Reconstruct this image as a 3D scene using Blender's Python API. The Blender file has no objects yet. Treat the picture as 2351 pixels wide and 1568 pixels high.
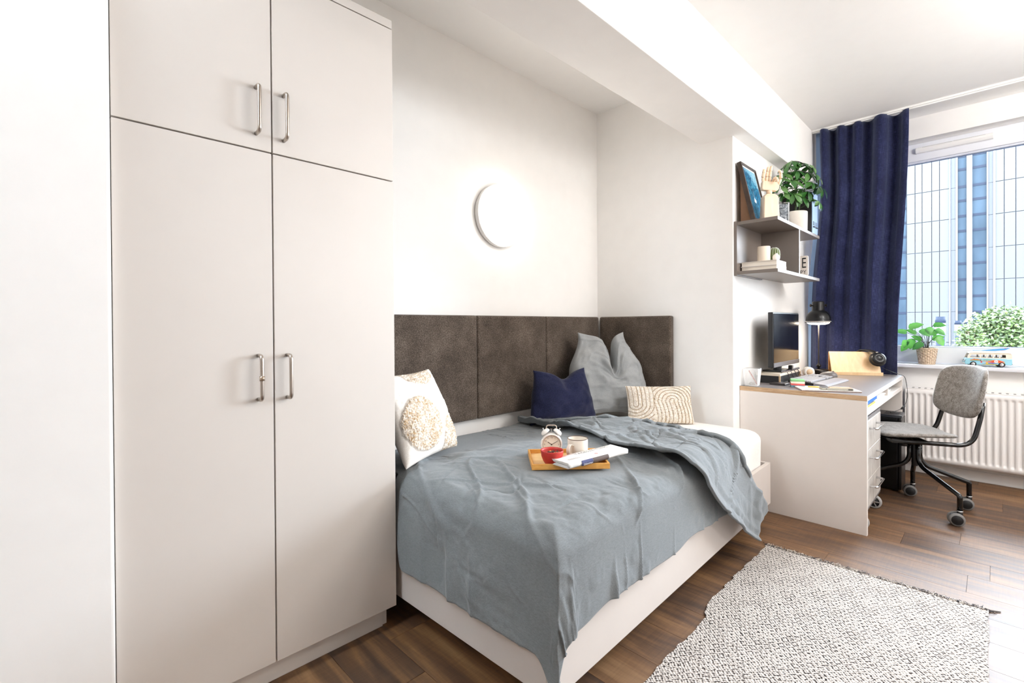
import bpy, bmesh, math, random
import numpy as np
from mathutils import Vector, Matrix

random.seed(7)
rng = np.random.default_rng(7)
SC = bpy.context.scene
COL = SC.collection
PI = math.pi

# ------------------------------------------------------------------ camera
W_, H_ = 2351.0, 1568.0
F_, CX, CY = 1091.99, 1184.85, 752.87
YAW, PITCH, ROLL, HC = 0.7873, -0.0063, -0.006, 1.1267
cam = bpy.data.cameras.new('camera')
cam.sensor_fit = 'HORIZONTAL'
cam.sensor_width = 36.0
cam.lens = F_ * 36.0 / W_
cam.shift_x = -(CX - W_ / 2) / W_
cam.shift_y = (CY - H_ / 2) / W_
cam.clip_start = 0.02
cam.clip_end = 200
cam_ob = bpy.data.objects.new('camera', cam)
COL.objects.link(cam_ob)
d = Vector((math.cos(YAW) * math.cos(PITCH), math.sin(YAW) * math.cos(PITCH), math.sin(PITCH)))
r = Vector((math.sin(YAW), -math.cos(YAW), 0))
u = r.cross(d)
r2 = r * math.cos(ROLL) + u * math.sin(ROLL)
u2 = -r * math.sin(ROLL) + u * math.cos(ROLL)
M = Matrix((r2, u2, -d)).transposed().to_4x4()
M.translation = Vector((0, 0, HC))
cam_ob.matrix_world = M
SC.camera = cam_ob

# ------------------------------------------------------------------ world, lights, exposure
SC.view_settings.view_transform = 'Standard'
SC.view_settings.look = 'None'
SC.view_settings.gamma = 1.0
SC.view_settings.use_curve_mapping = False
SC.view_settings.exposure = 0.06
SC.cycles.use_denoising = True
SC.cycles.max_bounces = 10
SC.cycles.diffuse_bounces = 6
SC.cycles.glossy_bounces = 4
SC.cycles.transparent_max_bounces = 12
SC.cycles.sample_clamp_indirect = 6.0
SC.cycles.caustics_reflective = False
SC.cycles.caustics_refractive = False
SKY = 40.0
wd = bpy.data.worlds.new('sky')
SC.world = wd
wd.use_nodes = True
bg = wd.node_tree.nodes['Background']
bg.inputs[0].default_value = (0.80, 0.90, 1.0, 1)
bg.inputs[1].default_value = SKY


def area(name, loc, target, sx, sy, power, col, shape='RECTANGLE', portal=False):
    L = bpy.data.lights.new(name, 'AREA')
    L.shape = shape
    L.size = sx
    L.size_y = sy
    L.energy = power
    L.color = col
    L.cycles.is_portal = portal
    o = bpy.data.objects.new(name, L)
    COL.objects.link(o)
    o.location = loc
    o.rotation_euler = (Vector(target) - Vector(loc)).to_track_quat('-Z', 'Y').to_euler()
    return o


area('window_portal', (4.92, -0.2, 1.66), (0, -0.2, 1.66), 2.2, 1.5, 1, (1, 1, 1), portal=True)
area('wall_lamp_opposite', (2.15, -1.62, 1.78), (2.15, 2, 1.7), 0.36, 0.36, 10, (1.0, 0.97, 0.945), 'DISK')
PL = bpy.data.lights.new('fill_point', 'POINT')  # unseen fill, no fixture: added to lift the ceiling and upper walls
PL.energy = 58
PL.color = (1.0, 0.975, 0.955)
PL.shadow_soft_size = 0.2
fill_ob = bpy.data.objects.new('fill_point', PL)
COL.objects.link(fill_ob)
fill_ob.location = (3.1, -1.0, 2.25)
area('fill_overhead', (2.0, -0.7, 2.64), (2.0, -0.7, 0), 0.6, 0.6, 19, (1.0, 0.975, 0.955))  # added overhead fill out of view, brightens the room generally
ALCOVE_LAMP = 12.5
DESK_LAMP = 40.0


# ------------------------------------------------------------------ helpers: materials
def lin(c):
    return tuple((x / 12.92 if x <= 0.04045 else ((x + 0.055) / 1.055) ** 2.4) for x in [v / 255.0 for v in c])


def c4(c):
    return (*lin(c), 1.0)


class NT:
    """small wrapper to write node graphs tersely"""

    def __init__(s, name):
        s.m = bpy.data.materials.new(name)
        s.m.use_nodes = True
        s.t = s.m.node_tree
        s.b = s.t.nodes['Principled BSDF']
        s.out = s.t.nodes['Material Output']

    def n(s, typ, ins=None, **kw):
        nd = s.t.nodes.new(typ)
        for k, v in kw.items():
            setattr(nd, k, v)
        for k, v in (ins or {}).items():
            if isinstance(v, bpy.types.NodeSocket):
                s.t.links.new(v, nd.inputs[k])
            else:
                nd.inputs[k].default_value = v
        return nd

    def set(s, **kw):
        for k, v in kw.items():
            k = k.replace('_', ' ')
            if isinstance(v, bpy.types.NodeSocket):
                s.t.links.new(v, s.b.inputs[k])
            else:
                s.b.inputs[k].default_value = v
        return s

    def coord(s, scale=(1, 1, 1), rot=(0, 0, 0), kind='Object'):
        tc = s.n('ShaderNodeTexCoord')
        return s.n('ShaderNodeMapping', {0: tc.outputs[kind], 'Scale': scale, 'Rotation': rot}).outputs[0]

    def noise(s, vec, scale=5, detail=3, rough=0.55, dist=0.0):
        return s.n('ShaderNodeTexNoise', {'Vector': vec, 'Scale': scale, 'Detail': detail, 'Roughness': rough, 'Distortion': dist}).outputs[0]

    def ramp(s, fac, stops, interp='LINEAR'):
        nd = s.n('ShaderNodeValToRGB', {0: fac})
        cr = nd.color_ramp
        cr.interpolation = interp
        while len(cr.elements) < len(stops):
            cr.elements.new(0.5)
        for e, (p, c) in zip(cr.elements, stops):
            e.position = p
            e.color = c
        return nd.outputs[0]

    def math(s, op, a, b=0.0, c=None):
        nd = s.n('ShaderNodeMath', operation=op)
        for i, v in enumerate((a, b, c)):
            if v is None:
                continue
            if isinstance(v, bpy.types.NodeSocket):
                s.t.links.new(v, nd.inputs[i])
            else:
                nd.inputs[i].default_value = v
        return nd.outputs[0]

    def mix(s, fac, a, b, blend='MIX'):
        nd = s.n('ShaderNodeMix', data_type='RGBA', blend_type=blend)
        for i, v in ((0, fac), (6, a), (7, b)):
            if isinstance(v, bpy.types.NodeSocket):
                s.t.links.new(v, nd.inputs[i])
            else:
                nd.inputs[i].default_value = v
        return nd.outputs[2]

    def bump(s, h, strength=0.3, dist=0.01):
        b = s.n('ShaderNodeBump', {'Height': h, 'Strength': strength, 'Distance': dist})
        s.t.links.new(b.outputs[0], s.b.inputs['Normal'])


def plain(name, col, rough=0.5, metal=0.0, spec=0.5, var=0.03, bump=0.0, bscale=60, coat=0.0, sheen=0.0):
    t = NT(name)
    v = t.coord()
    nz = t.noise(v, 9, 4)
    c = lin(col)
    lo = (*[x * (1 - var) for x in c], 1)
    hi = (*[min(1, x * (1 + var)) for x in c], 1)
    t.set(Base_Color=t.ramp(nz, [(0.3, lo), (0.7, hi)]), Roughness=rough, Metallic=metal, Specular_IOR_Level=spec, Coat_Weight=coat, Sheen_Weight=sheen)
    if bump:
        t.bump(t.noise(v, bscale, 4), bump, 0.002)
    return t.m


def fabric(name, lo, hi, scale=300, bump=0.4, aniso=(1, 1, 1), rough=0.95, big=0.3, dist=0.002, sheen=0.15):
    t = NT(name)
    v = t.coord(aniso)
    f = t.noise(v, scale, 2, 0.6)
    g = t.noise(t.coord(), 6, 3)
    fac = t.math('ADD', t.math('MULTIPLY', f, 1 - big), t.math('MULTIPLY', g, big))
    t.set(Base_Color=t.ramp(fac, [(0.36, c4(lo)), (0.64, c4(hi))]), Roughness=rough, Specular_IOR_Level=0.15, Sheen_Weight=sheen)
    t.bump(f, bump, dist)
    return t.m


def wood(name, lo, hi, scale=(1, 12, 12), rough=0.45, det=6, nscale=4.0):
    t = NT(name)
    v = t.coord(scale)
    n1 = t.noise(v, nscale, det, 0.6, 0.6)
    n2 = t.noise(v, nscale * 6, 3)
    f = t.math('ADD', t.math('MULTIPLY', n1, 0.75), t.math('MULTIPLY', n2, 0.25))
    t.set(Base_Color=t.ramp(f, [(0.35, c4(lo)), (0.65, c4(hi))]), Roughness=rough)
    t.bump(n2, 0.08, 0.001)
    return t.m


def emit(name, col, strength):
    t = NT(name)
    t.set(Base_Color=(*col, 1), Emission_Color=(*col, 1), Emission_Strength=strength)
    return t.m


# ------------------------------------------------------------------ helpers: objects
ORG = {}


def props(o, label=None, cat=None, group=None, kind=None):
    if label:
        o['label'] = label
    if cat:
        o['category'] = cat
    if group:
        o['group'] = group
    if kind:
        o['kind'] = kind
    return o


def thing(name, label, cat, loc=(0, 0, 0), rz=0.0, group=None, world=True):
    """Empty at a thing's base; with world=True its parts are written in room coordinates"""
    o = bpy.data.objects.new(name, None)
    o.empty_display_size = 0.05
    COL.objects.link(o)
    o.location = loc
    o.rotation_euler = (0, 0, rz)
    ORG[o] = Vector(loc) if world else Vector((0, 0, 0))
    return props(o, label, cat, group)


class MB:
    """collects shapes; build() links them as ONE mesh object"""

    def __init__(s):
        s.v, s.f, s.mi, s.sm = [], [], [], []
        s.xf = None

    def add(s, vs, fs, smooth=False, mi=0):
        o = len(s.v)
        if s.xf is not None:
            vs = [s.xf @ Vector(p) for p in vs]
        s.v.extend([tuple(p) for p in vs])
        for f in fs:
            s.f.append(tuple(i + o for i in f))
            s.mi.append(mi)
            s.sm.append(smooth)
        return s

    def box(s, x0, x1, y0, y1, z0, z1, mi=0):
        vs = [(x, y, z) for z in (z0, z1) for y in (y0, y1) for x in (x0, x1)]
        return s.add(vs, [(0, 2, 3, 1), (4, 5, 7, 6), (0, 1, 5, 4), (2, 6, 7, 3), (0, 4, 6, 2), (1, 3, 7, 5)], mi=mi)

    def obox(s, c, ax, ay, az, mi=0):
        """box from centre and three half-extent vectors"""
        c, ax, ay, az = map(Vector, (c, ax, ay, az))
        vs = [c + ax * i + ay * j + az * k for k in (-1, 1) for j in (-1, 1) for i in (-1, 1)]
        return s.add(vs, [(0, 2, 3, 1), (4, 5, 7, 6), (0, 1, 5, 4), (2, 6, 7, 3), (0, 4, 6, 2), (1, 3, 7, 5)], mi=mi)

    def tube(s, pts, rad, seg=10, caps=True, mi=0, closed=False):
        pts = [Vector(p) for p in pts]
        n = len(pts)
        rad = [rad] * n if not hasattr(rad, '__len__') else rad
        vs, fs = [], []
        t0 = (pts[1] - pts[0]).normalized()
        up = Vector((0, 0, 1)) if abs(t0.z) < 0.9 else Vector((1, 0, 0))
        side = t0.cross(up).normalized()
        for i, p in enumerate(pts):
            a = pts[(i - 1) % n] if (i or closed) else pts[0]
            b = pts[(i + 1) % n] if (i < n - 1 or closed) else pts[-1]
            t = (b - a).normalized()
            side = (side - t * side.dot(t)).normalized()
            w = t.cross(side)
            for k in range(seg):
                an = 2 * PI * k / seg
                vs.append(p + (side * math.cos(an) + w * math.sin(an)) * rad[i])
        for i in range(n if closed else n - 1):
            j = (i + 1) % n
            for k in range(seg):
                fs.append((i * seg + k, i * seg + (k + 1) % seg, j * seg + (k + 1) % seg, j * seg + k))
        if caps and not closed:
            fs.append(tuple(range(seg - 1, -1, -1)))
            fs.append(tuple(range((n - 1) * seg, n * seg)))
        return s.add(vs, fs, True, mi)

    def cyl(s, p0, p1, r0, r1=None, seg=24, mi=0):
        return s.tube([p0, p1], [r0, r0 if r1 is None else r1], seg, True, mi)

    def lathe(s, prof, c=(0, 0, 0), axis='z', seg=32, mi=0, sx=1.0, sy=1.0, wob=None, smooth=True):
        """profile [(radius, height)]; zero radius ends close the shape"""
        c = Vector(c)
        vs, fs, n = [], [], len(prof)
        for i, (rr, h) in enumerate(prof):
            for k in range(seg):
                an = 2 * PI * k / seg
                q = rr * (1 if wob is None else wob(an, h))
                x, y = q * math.cos(an) * sx, q * math.sin(an) * sy
                p = {'z': (x, y, h), 'y': (x, h, y), 'x': (h, x, y)}[axis]
                vs.append(c + Vector(p))
        flip = axis == 'y'
        for i in range(n - 1):
            for k in range(seg):
                f = (i * seg + k, i * seg + (k + 1) % seg, (i + 1) * seg + (k + 1) % seg, (i + 1) * seg + k)
                fs.append(f[::-1] if flip else f)
        return s.add(vs, fs, smooth, mi)

    def prism(s, poly, z0, z1, plane='xy', mi=0, smooth=False):
        """poly [(a,b)] extruded along the third axis"""
        mk = {'xy': lambda a, b, h: (a, b, h), 'xz': lambda a, b, h: (a, h, b), 'yz': lambda a, b, h: (h, a, b)}[plane]
        n = len(poly)
        vs = [mk(a, b, z0) for a, b in poly] + [mk(a, b, z1) for a, b in poly]
        fs = [tuple(range(n - 1, -1, -1)), tuple(range(n, 2 * n))] + [(i, (i + 1) % n, n + (i + 1) % n, n + i) for i in range(n)]
        return s.add(vs, fs, smooth, mi)

    def grid(s, P, smooth=True, closed_u=False, closed_v=False, mi=0):
        """P: array (nu, nv, 3)"""
        P = np.asarray(P)
        nu, nv = P.shape[:2]
        fs = []
        for i in range(nu if closed_u else nu - 1):
            for j in range(nv if closed_v else nv - 1):
                fs.append((i * nv + j, ((i + 1) % nu) * nv + j, ((i + 1) % nu) * nv + (j + 1) % nv, i * nv + (j + 1) % nv))
        return s.add(P.reshape(-1, 3).tolist(), fs, smooth, mi)

    def ball(s, c, rx, ry=None, rz=None, seg=16, rings=10, mi=0):
        ry = rx if ry is None else ry
        rz = rx if rz is None else rz
        th = np.linspace(0, PI, rings)
        ph = np.linspace(0, 2 * PI, seg, endpoint=False)
        P = np.stack([c[0] + rx * np.sin(th)[:, None] * np.cos(ph), c[1] + ry * np.sin(th)[:, None] * np.sin(ph), c[2] + rz * np.cos(th)[:, None] + 0 * ph], -1)
        return s.grid(P, True, False, True, mi)

    def build(s, name, mat, parent=None, bevel=0.0, bseg=2, sub=0, solid=0.0, soff=-1, weld=False, label=None, kind=None, auto=False):
        me = bpy.data.meshes.new(name)
        off = ORG.get(parent, Vector((0, 0, 0))) if parent else Vector((0, 0, 0))
        me.from_pydata([(x - off.x, y - off.y, z - off.z) for x, y, z in s.v], [], s.f)
        for m in (mat if isinstance(mat, (list, tuple)) else [mat]):
            me.materials.append(m)
        me.polygons.foreach_set('material_index', s.mi)
        me.polygons.foreach_set('use_smooth', s.sm)
        if weld or auto:
            bm = bmesh.new()
            bm.from_mesh(me)
            bmesh.ops.remove_doubles(bm, verts=bm.verts, dist=1e-5)
            bmesh.ops.recalc_face_normals(bm, faces=bm.faces)
            bm.to_mesh(me)
            bm.free()
        if auto:
            me.polygons.foreach_set('use_smooth', [True] * len(me.polygons))
            me.set_sharp_from_angle(angle=math.radians(40))
        me.update()
        o = bpy.data.objects.new(name, me)
        COL.objects.link(o)
        if parent:
            o.parent = parent
            ORG[o] = off
        if bevel:
            b = o.modifiers.new('bevel', 'BEVEL')
            b.width = bevel
            b.segments = bseg
            b.limit_method = 'ANGLE'
            b.angle_limit = math.radians(35)
            b.harden_normals = False
        if sub:
            m = o.modifiers.new('sub', 'SUBSURF')
            m.levels = sub
            m.render_levels = sub
        if solid:
            m = o.modifiers.new('solid', 'SOLIDIFY')
            m.thickness = solid
            m.offset = soff
        return props(o, label, kind=kind)


def B(x0, x1, y0, y1, z0, z1):
    return MB().box(x0, x1, y0, y1, z0, z1)


def copy_tree(o, parent=None):
    c = o.copy()
    COL.objects.link(c)
    if parent:
        c.parent = parent
    for ch in list(o.children):
        copy_tree(ch, c)
    return c


def text_mesh(body, size, extrude=0.0, spacing=1.0, shear=0.0, align='CENTER'):
    cu = bpy.data.curves.new('txt', 'FONT')
    cu.body = body
    cu.size = size
    cu.extrude = extrude
    cu.space_character = spacing
    cu.shear = shear
    cu.align_x = align
    cu.align_y = 'CENTER'
    cu.resolution_u = 3
    o = bpy.data.objects.new('txt', cu)
    me = o.to_mesh()
    vs = [tuple(v.co) for v in me.vertices]
    fs = [tuple(p.vertices) for p in me.polygons]
    o.to_mesh_clear()
    bpy.data.objects.remove(o)
    bpy.data.curves.remove(cu)
    return vs, fs


def put_text(mb, body, size, origin, ex, ey, lift=0.0006, spacing=1.0, shear=0.0, sx=1.0, mi=0, align='CENTER'):
    vs, fs = text_mesh(body, size, 0, spacing, shear, align)
    o, ex, ey = Vector(origin), Vector(ex).normalized(), Vector(ey).normalized()
    n = ex.cross(ey)
    return mb.add([o + ex * (x * sx) + ey * y + n * lift for x, y, z in vs], fs, mi=mi)


_perm = rng.random((256, 256))


def vnoise(x, y, seed=0):
    x = np.asarray(x, float) + seed * 17.13
    y = np.asarray(y, float) + seed * 7.77
    xi, yi = np.floor(x).astype(int), np.floor(y).astype(int)
    fx, fy = x - xi, y - yi
    fx = fx * fx * fx * (fx * (fx * 6 - 15) + 10)
    fy = fy * fy * fy * (fy * (fy * 6 - 15) + 10)
    g = lambda i, j: _perm[i & 255, j & 255]
    a = g(xi, yi) * (1 - fx) + g(xi + 1, yi) * fx
    b = g(xi, yi + 1) * (1 - fx) + g(xi + 1, yi + 1) * fx
    return (a * (1 - fy) + b * fy) * 2 - 1


def fbm(x, y, oct=3, seed=0):
    s, a = 0, 1.0
    for i in range(oct):
        s = s + a * vnoise(x * 2 ** i, y * 2 ** i, seed + i)
        a *= 0.5
    return s


def ridge(x, y, seed=0):
    return 1 - np.abs(vnoise(x, y, seed)) * 2


def sstep(a, b, x):
    t = np.clip((np.asarray(x, float) - a) / (b - a), 0, 1)
    return t * t * (3 - 2 * t)


def spline(pts, n=8):
    """Catmull-Rom through points"""
    P = [Vector(p) for p in pts]
    out = []
    for i in range(len(P) - 1):
        p0, p1, p2, p3 = P[max(0, i - 1)], P[i], P[i + 1], P[min(len(P) - 1, i + 2)]
        for k in range(n):
            t = k / n
            out.append(0.5 * ((2 * p1) + (p2 - p0) * t + (2 * p0 - 5 * p1 + 4 * p2 - p3) * t * t + (-p0 + 3 * p1 - 3 * p2 + p3) * t ** 3))
    out.append(P[-1])
    return out


def fillet(pts, rad, n=6):
    """polyline with rounded corners"""
    P = [Vector(p) for p in pts]
    out = [P[0]]
    for i in range(1, len(P) - 1):
        a, b, c = P[i - 1], P[i], P[i + 1]
        d1, d2 = (a - b), (c - b)
        q = min(rad, d1.length * 0.49, d2.length * 0.49)
        s, e = b + d1.normalized() * q, b + d2.normalized() * q
        for k in range(n + 1):
            t = k / n
            out.append(s * (1 - t) ** 2 + b * 2 * t * (1 - t) + e * t * t)
    out.append(P[-1])
    return out


# ------------------------------------------------------------------ materials
M_wall = plain('white_plaster', (249, 247, 244), 0.9, spec=0.2, var=0.012, bump=0.05, bscale=180)
M_ceil = plain('white_ceiling_paint', (250, 249, 247), 0.95, spec=0.1, var=0.01)
M_lam = plain('warm_white_laminate', (219, 212, 205), 0.42, spec=0.4, var=0.01, bump=0.02, bscale=400)
M_lamk = plain('desk_white_laminate', (236, 229, 223), 0.42, spec=0.4, var=0.01, bump=0.02, bscale=400)
M_lamd = plain('dark_gap', (26, 19, 14), 0.9, var=0.02)
M_bedw = plain('bed_white_laminate', (207, 199, 193), 0.45, spec=0.4, var=0.01)
M_steel = plain('brushed_steel', (188, 178, 168), 0.28, metal=1.0, var=0.05)
M_chrome = plain('chrome', (220, 220, 222), 0.12, metal=1.0, var=0.02)
M_black = plain('black_plastic', (18, 18, 20), 0.4, var=0.1)
M_blackg = plain('gloss_black_metal', (10, 10, 12), 0.16, spec=0.6, var=0.1)
M_white = plain('white_enamel', (244, 243, 241), 0.3, var=0.01)
M_pvc = plain('white_pvc', (236, 238, 244), 0.3, var=0.01)
M_paper = plain('paper_white', (240, 237, 232), 0.85, spec=0.2, var=0.02)
M_gdark = plain('grey_rubber', (120, 118, 116), 0.6, var=0.06)
M_taupe = plain('taupe_laminate', (122, 112, 105), 0.38, spec=0.5, var=0.03, bump=0.03, bscale=300)
M_ink = plain('black_ink', (25, 22, 22), 0.7, var=0.05)

# ================================================================== THE SETTING
def struct(name, mb, mat, **k):
    return mb.build(name, mat, kind='structure', **k)


YB, YS, XR, XW, YBEAM, ZB, ZC, ZA = 2.114, 1.116, 2.977, 4.68, 1.03, 2.266, 2.67, 2.71
XL, YO = -2.6, -1.65
# vinyl planks
t = NT('brown_vinyl_plank')
geo = t.n('ShaderNodeNewGeometry')
oi = t.n('ShaderNodeObjectInfo')
off = t.n('ShaderNodeCombineXYZ', {0: t.math('MULTIPLY', oi.outputs['Random'], 3.0), 2: t.math('MULTIPLY', oi.outputs['Random'], 37.0)})
pos = t.n('ShaderNodeVectorMath', {0: geo.outputs['Position'], 1: off.outputs[0]}, operation='ADD').outputs[0]
gv = t.n('ShaderNodeMapping', {0: pos, 'Scale': (26, 2.2, 1)}).outputs[0]
gw = t.n('ShaderNodeMapping', {0: pos, 'Scale': (9, 1.3, 1)}).outputs[0]
g1 = t.noise(gv, 1.0, 7, 0.65, 0.5)
g2 = t.noise(gw, 1.0, 4, 0.6, 0.8)
gs = t.noise(t.n('ShaderNodeMapping', {0: pos, 'Scale': (7, 160, 1)}).outputs[0], 1.0, 2)
f = t.math('ADD', t.math('MULTIPLY', g1, 0.55), t.math('MULTIPLY', g2, 0.45))
f = t.math('ADD', f, t.math('MULTIPLY', t.math('SUBTRACT', oi.outputs['Random'], 0.5), 0.09))
f = t.math('ADD', f, t.math('MULTIPLY', t.math('SUBTRACT', gs, 0.5), 0.10))
colr = t.ramp(f, [(0.30, c4((40, 23, 10))), (0.44, c4((80, 52, 27))), (0.56, c4((112, 77, 42))), (0.72, c4((142, 108, 70)))])
t.set(Base_Color=colr, Roughness=t.math('ADD', 0.50, t.math('MULTIPLY', g1, 0.14)), Specular_IOR_Level=0.95)
t.bump(t.math('ADD', g1, gs), 0.12, 0.002)
M_plank = t.m
floor = struct('floor', B(XL, 4.7, YO, YB, -0.08, -0.005), M_lamd)
PW, PL, X0 = 0.185, 1.22, 0.8735
full = None
row = 0
for k in range(-20, 22):
    xa = X0 + k * PW
    xb = xa + PW
    if xb < XL or xa > XW:
        continue
    xa_, xb_ = max(xa, XL) + 0.0006, min(xb, XW) - 0.0006
    y = YO - random.random() * PL
    while y < YB:
        ya, yb = max(y, YO) + 0.0006, min(y + PL, YB) - 0.0006
        y += PL
        if yb - ya < 0.01:
            continue
        if abs(xb_ - xa_ - (PW - 0.0012)) < 1e-4 and abs(yb - ya - (PL - 0.0012)) < 1e-4:
            if full is None:
                fo_ = B(-PW / 2 + 0.0006, PW / 2 - 0.0006, -PL / 2 + 0.0006, PL / 2 - 0.0006, -0.005, 0).build('plank', M_plank)
                full = fo_.data
                bpy.data.objects.remove(fo_)
            o = bpy.data.objects.new('plank', full)
            COL.objects.link(o)
            o.parent = floor
            o.location = ((xa + xb) / 2, (ya + yb) / 2, 0)
        else:
            B(xa_, xb_, ya, yb, -0.005, 0).build('plank', M_plank, floor)

struct('wall_back', B(0.1, XR, YB, YB + 0.14, 0, 2.8), M_wall)
struct('wall_left', B(XL, 0.124, 1.556, YB + 0.14, 0, 2.8), M_wall, bevel=0.008, bseg=3)
struct('wall_alcove_side', B(XR, 5.0, YS, YB + 0.14, 0, 2.8), M_wall, bevel=0.004)
struct('wall_opposite', B(XL, 5.0, YO - 0.12, YO, 0, 2.8), M_wall)
struct('wall_rear', B(XL - 0.12, XL, YO - 0.12, YB + 0.14, 0, 2.8), M_wall)
WY0, WY1, WZ0, WZ1 = -1.25, 0.92, 0.80, 2.508
wm = MB()
wm.box(XW, 5.0, YO, YS, 0, WZ0).box(XW, 5.0, YO, YS, WZ1, 2.8).box(XW, 5.0, YO, WY0, WZ0, WZ1).box(XW, 5.0, WY1, YS, WZ0, WZ1)
struct('wall_front', wm, M_wall)
struct('ceiling', B(XL, XW, YO, YBEAM + 0.005, ZC, 2.82), M_ceil)
struct('ceiling_alcove', B(0.0, XR, 1.312, YB, ZA, 2.82), M_ceil)
struct('beam', B(XL, XW, YBEAM, 1.316, ZB, 2.82), M_wall, bevel=0.003)
struct('baseboard_front', B(XW - 0.015, XW, YO, YS, 0, 0.075), M_white, bevel=0.004)

# window
win = thing('window_1', None, None, (4.84, 0, WZ0))
props(win, kind='structure')
GX = 4.85
fr = MB()
fr.box(4.80, 4.90, WY0, WY1, WZ0 + 0.015, 0.935)
fr.box(4.80, 4.90, WY0, WY1, 2.372, WZ1)
fr.box(4.80, 4.90, WY1 - 0.09, WY1, 0.935, 2.372)
fr.box(4.80, 4.90, WY0, WY0 + 0.09, 0.935, 2.372)
fr.build('frame', M_pvc, win, bevel=0.006)
sp = MB()
sp.box(4.815, 4.835, WY0 + 0.09, WY1 - 0.09, 0.935, 0.947).box(4.815, 4.835, WY0 + 0.09, WY1 - 0.09, 2.36, 2.372)
sp.build('glazing_bead', plain('bead_white', (225, 229, 238), 0.35), win, bevel=0.002)
B(4.836, 4.839, WY0 + 0.09, WY1 - 0.09, 0.947, 0.951).add([(4.836, WY0 + .09, 2.354), (4.839, WY0 + .09, 2.354), (4.839, WY1 - .09, 2.354), (4.836, WY1 - .09, 2.354), (4.836, WY0 + .09, 2.36), (4.839, WY0 + .09, 2.36), (4.839, WY1 - .09, 2.36), (4.836, WY1 - .09, 2.36)], [(0, 3, 2, 1), (4, 5, 6, 7), (0, 1, 5, 4), (2, 3, 7, 6), (0, 4, 7, 3), (1, 2, 6, 5)]).build('seal', plain('seal_grey', (90, 105, 135), 0.6), win)
t = NT('window_glass')
fz = t.n('ShaderNodeFresnel', {'IOR': 1.45}).outputs[0]
tr = t.n('ShaderNodeBsdfTransparent', {0: (0.97, 0.985, 1.0, 1)})
gl = t.n('ShaderNodeBsdfGlossy', {'Roughness': 0.02})
mx = t.n('ShaderNodeMixShader', {0: fz, 1: tr.outputs[0], 2: gl.outputs[0]})
t.t.links.new(mx.outputs[0], t.out.inputs[0])
M_glass = t.m
MB().add([(GX, WY0 + 0.06, 0.92), (GX, WY1 - 0.06, 0.92), (GX, WY1 - 0.06, 2.39), (GX, WY0 + 0.06, 2.39)], [(0, 1, 2, 3)]).build('pane', M_glass, win)
B(4.61, 4.80, WY0 - 0.04, WY1, WZ0 - 0.012, WZ0 + 0.015).build('window_sill', M_pvc, win, bevel=0.006)

# ventilation strip on the window head
vt = thing('window_vent', 'long white ventilation strip with two dark slots above the window pane', 'vent', (4.79, 0.21, 2.42))
vb = MB()
vb.prism([(4.80, 2.425), (4.775, 2.428), (4.765, 2.445), (4.772, 2.465), (4.80, 2.475)], 0.0, 0.425, 'xz')
vb.build('body', M_white, vt, bevel=0.003)
MB().box(4.7715, 4.776, 0.215, 0.385, 2.4605, 2.464).box(4.7715, 4.776, 0.04, 0.209, 2.4605, 2.464).build('slot', M_ink, vt)

# ================================================================== OUTSIDE
XF = 36.0
K = XF / 14.0
yv = lambda y14: y14 * K
zv = lambda z14: HC + (z14 - HC) * K
M_clad = plain('pale_cladding', (38, 39.5, 42), 0.6, spec=0.3, var=0.02)
M_cladg = plain('grey_cladding', (34, 37, 42), 0.5, spec=0.3, var=0.02)
M_joint = plain('joint_dark', (46, 48, 55), 0.9)
M_pier = plain('white_fin', (45, 46.5, 48), 0.5)
t = NT('facade_glass')
nz = t.noise(t.coord((1, 1.2, 0.5)), 0.8, 3)
t.set(Base_Color=t.ramp(nz, [(0.3, c4((22, 31, 39))), (0.7, c4((32, 42, 51)))]), Roughness=0.5, Specular_IOR_Level=0.05)
M_fglass = t.m
M_mull = plain('facade_mullion_blue', (10, 17, 29), 0.6, spec=0.1)
zrows = [zv(z) for z in (-1.99, -1.32, -0.65, 0.02, 0.69, 1.358, 2.018, 2.688, 3.367, 4.035, 4.715)]
ZTOP, ZG = zrows[-1], zrows[0]
bld = thing('building', 'pale clad building across the yard with two tall glazed strips', 'building', (XF, 0, ZG))
B(XF + 0.12, XF + 6, yv(-4.2), yv(4.0), ZG, ZTOP).build('wall', M_joint, bld)


def clad(y0, y1, mat, name='panel', x0=XF, gap=0.015):
    for a, b in zip(zrows[:-1], zrows[1:]):
        B(x0, XF + 0.10, yv(y0) + gap, yv(y1) - gap, a + gap, b - gap).build(name, mat, bld)


ys = [1.40, 1.252, 1.131, 0.969, 0.839, 0.676]
for a, b in zip(ys[1:], ys[:-1]):
    clad(a, b, M_clad)
ys = [-0.02, -0.155, -0.32, -0.52, -0.72, -0.95, -1.2, -1.5, -1.8]
for a, b in zip(ys[1:], ys[:-1]):
    clad(a, b, M_clad)
for a, b in ((1.95, 1.75), (2.2, 1.95), (2.5, 2.2)):
    clad(b, a, M_clad)
clad(0.571, 0.665, M_cladg, 'recess_panel', XF + 0.07, 0.008)
clad(-0.0, 0.085, M_cladg, 'recess_panel', XF + 0.07, 0.008)
for y0, y1 in ((0.546, 0.575), (0.318, 0.405), (0.078, 0.10), (0.66, 0.682), (-0.028, 0.004)):
    B(XF - 0.05, XF + 0.11, yv(y0), yv(y1), ZG, ZTOP).build('fin', M_pier, bld)
zb = [zv(z) for z in (-1.9, -1.2, -0.5, 0.25, 0.85, 1.358, 1.70, 2.06, 2.40, 2.755, 3.10, 3.42, 3.75, 4.05, 4.42, 4.70)]
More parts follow.
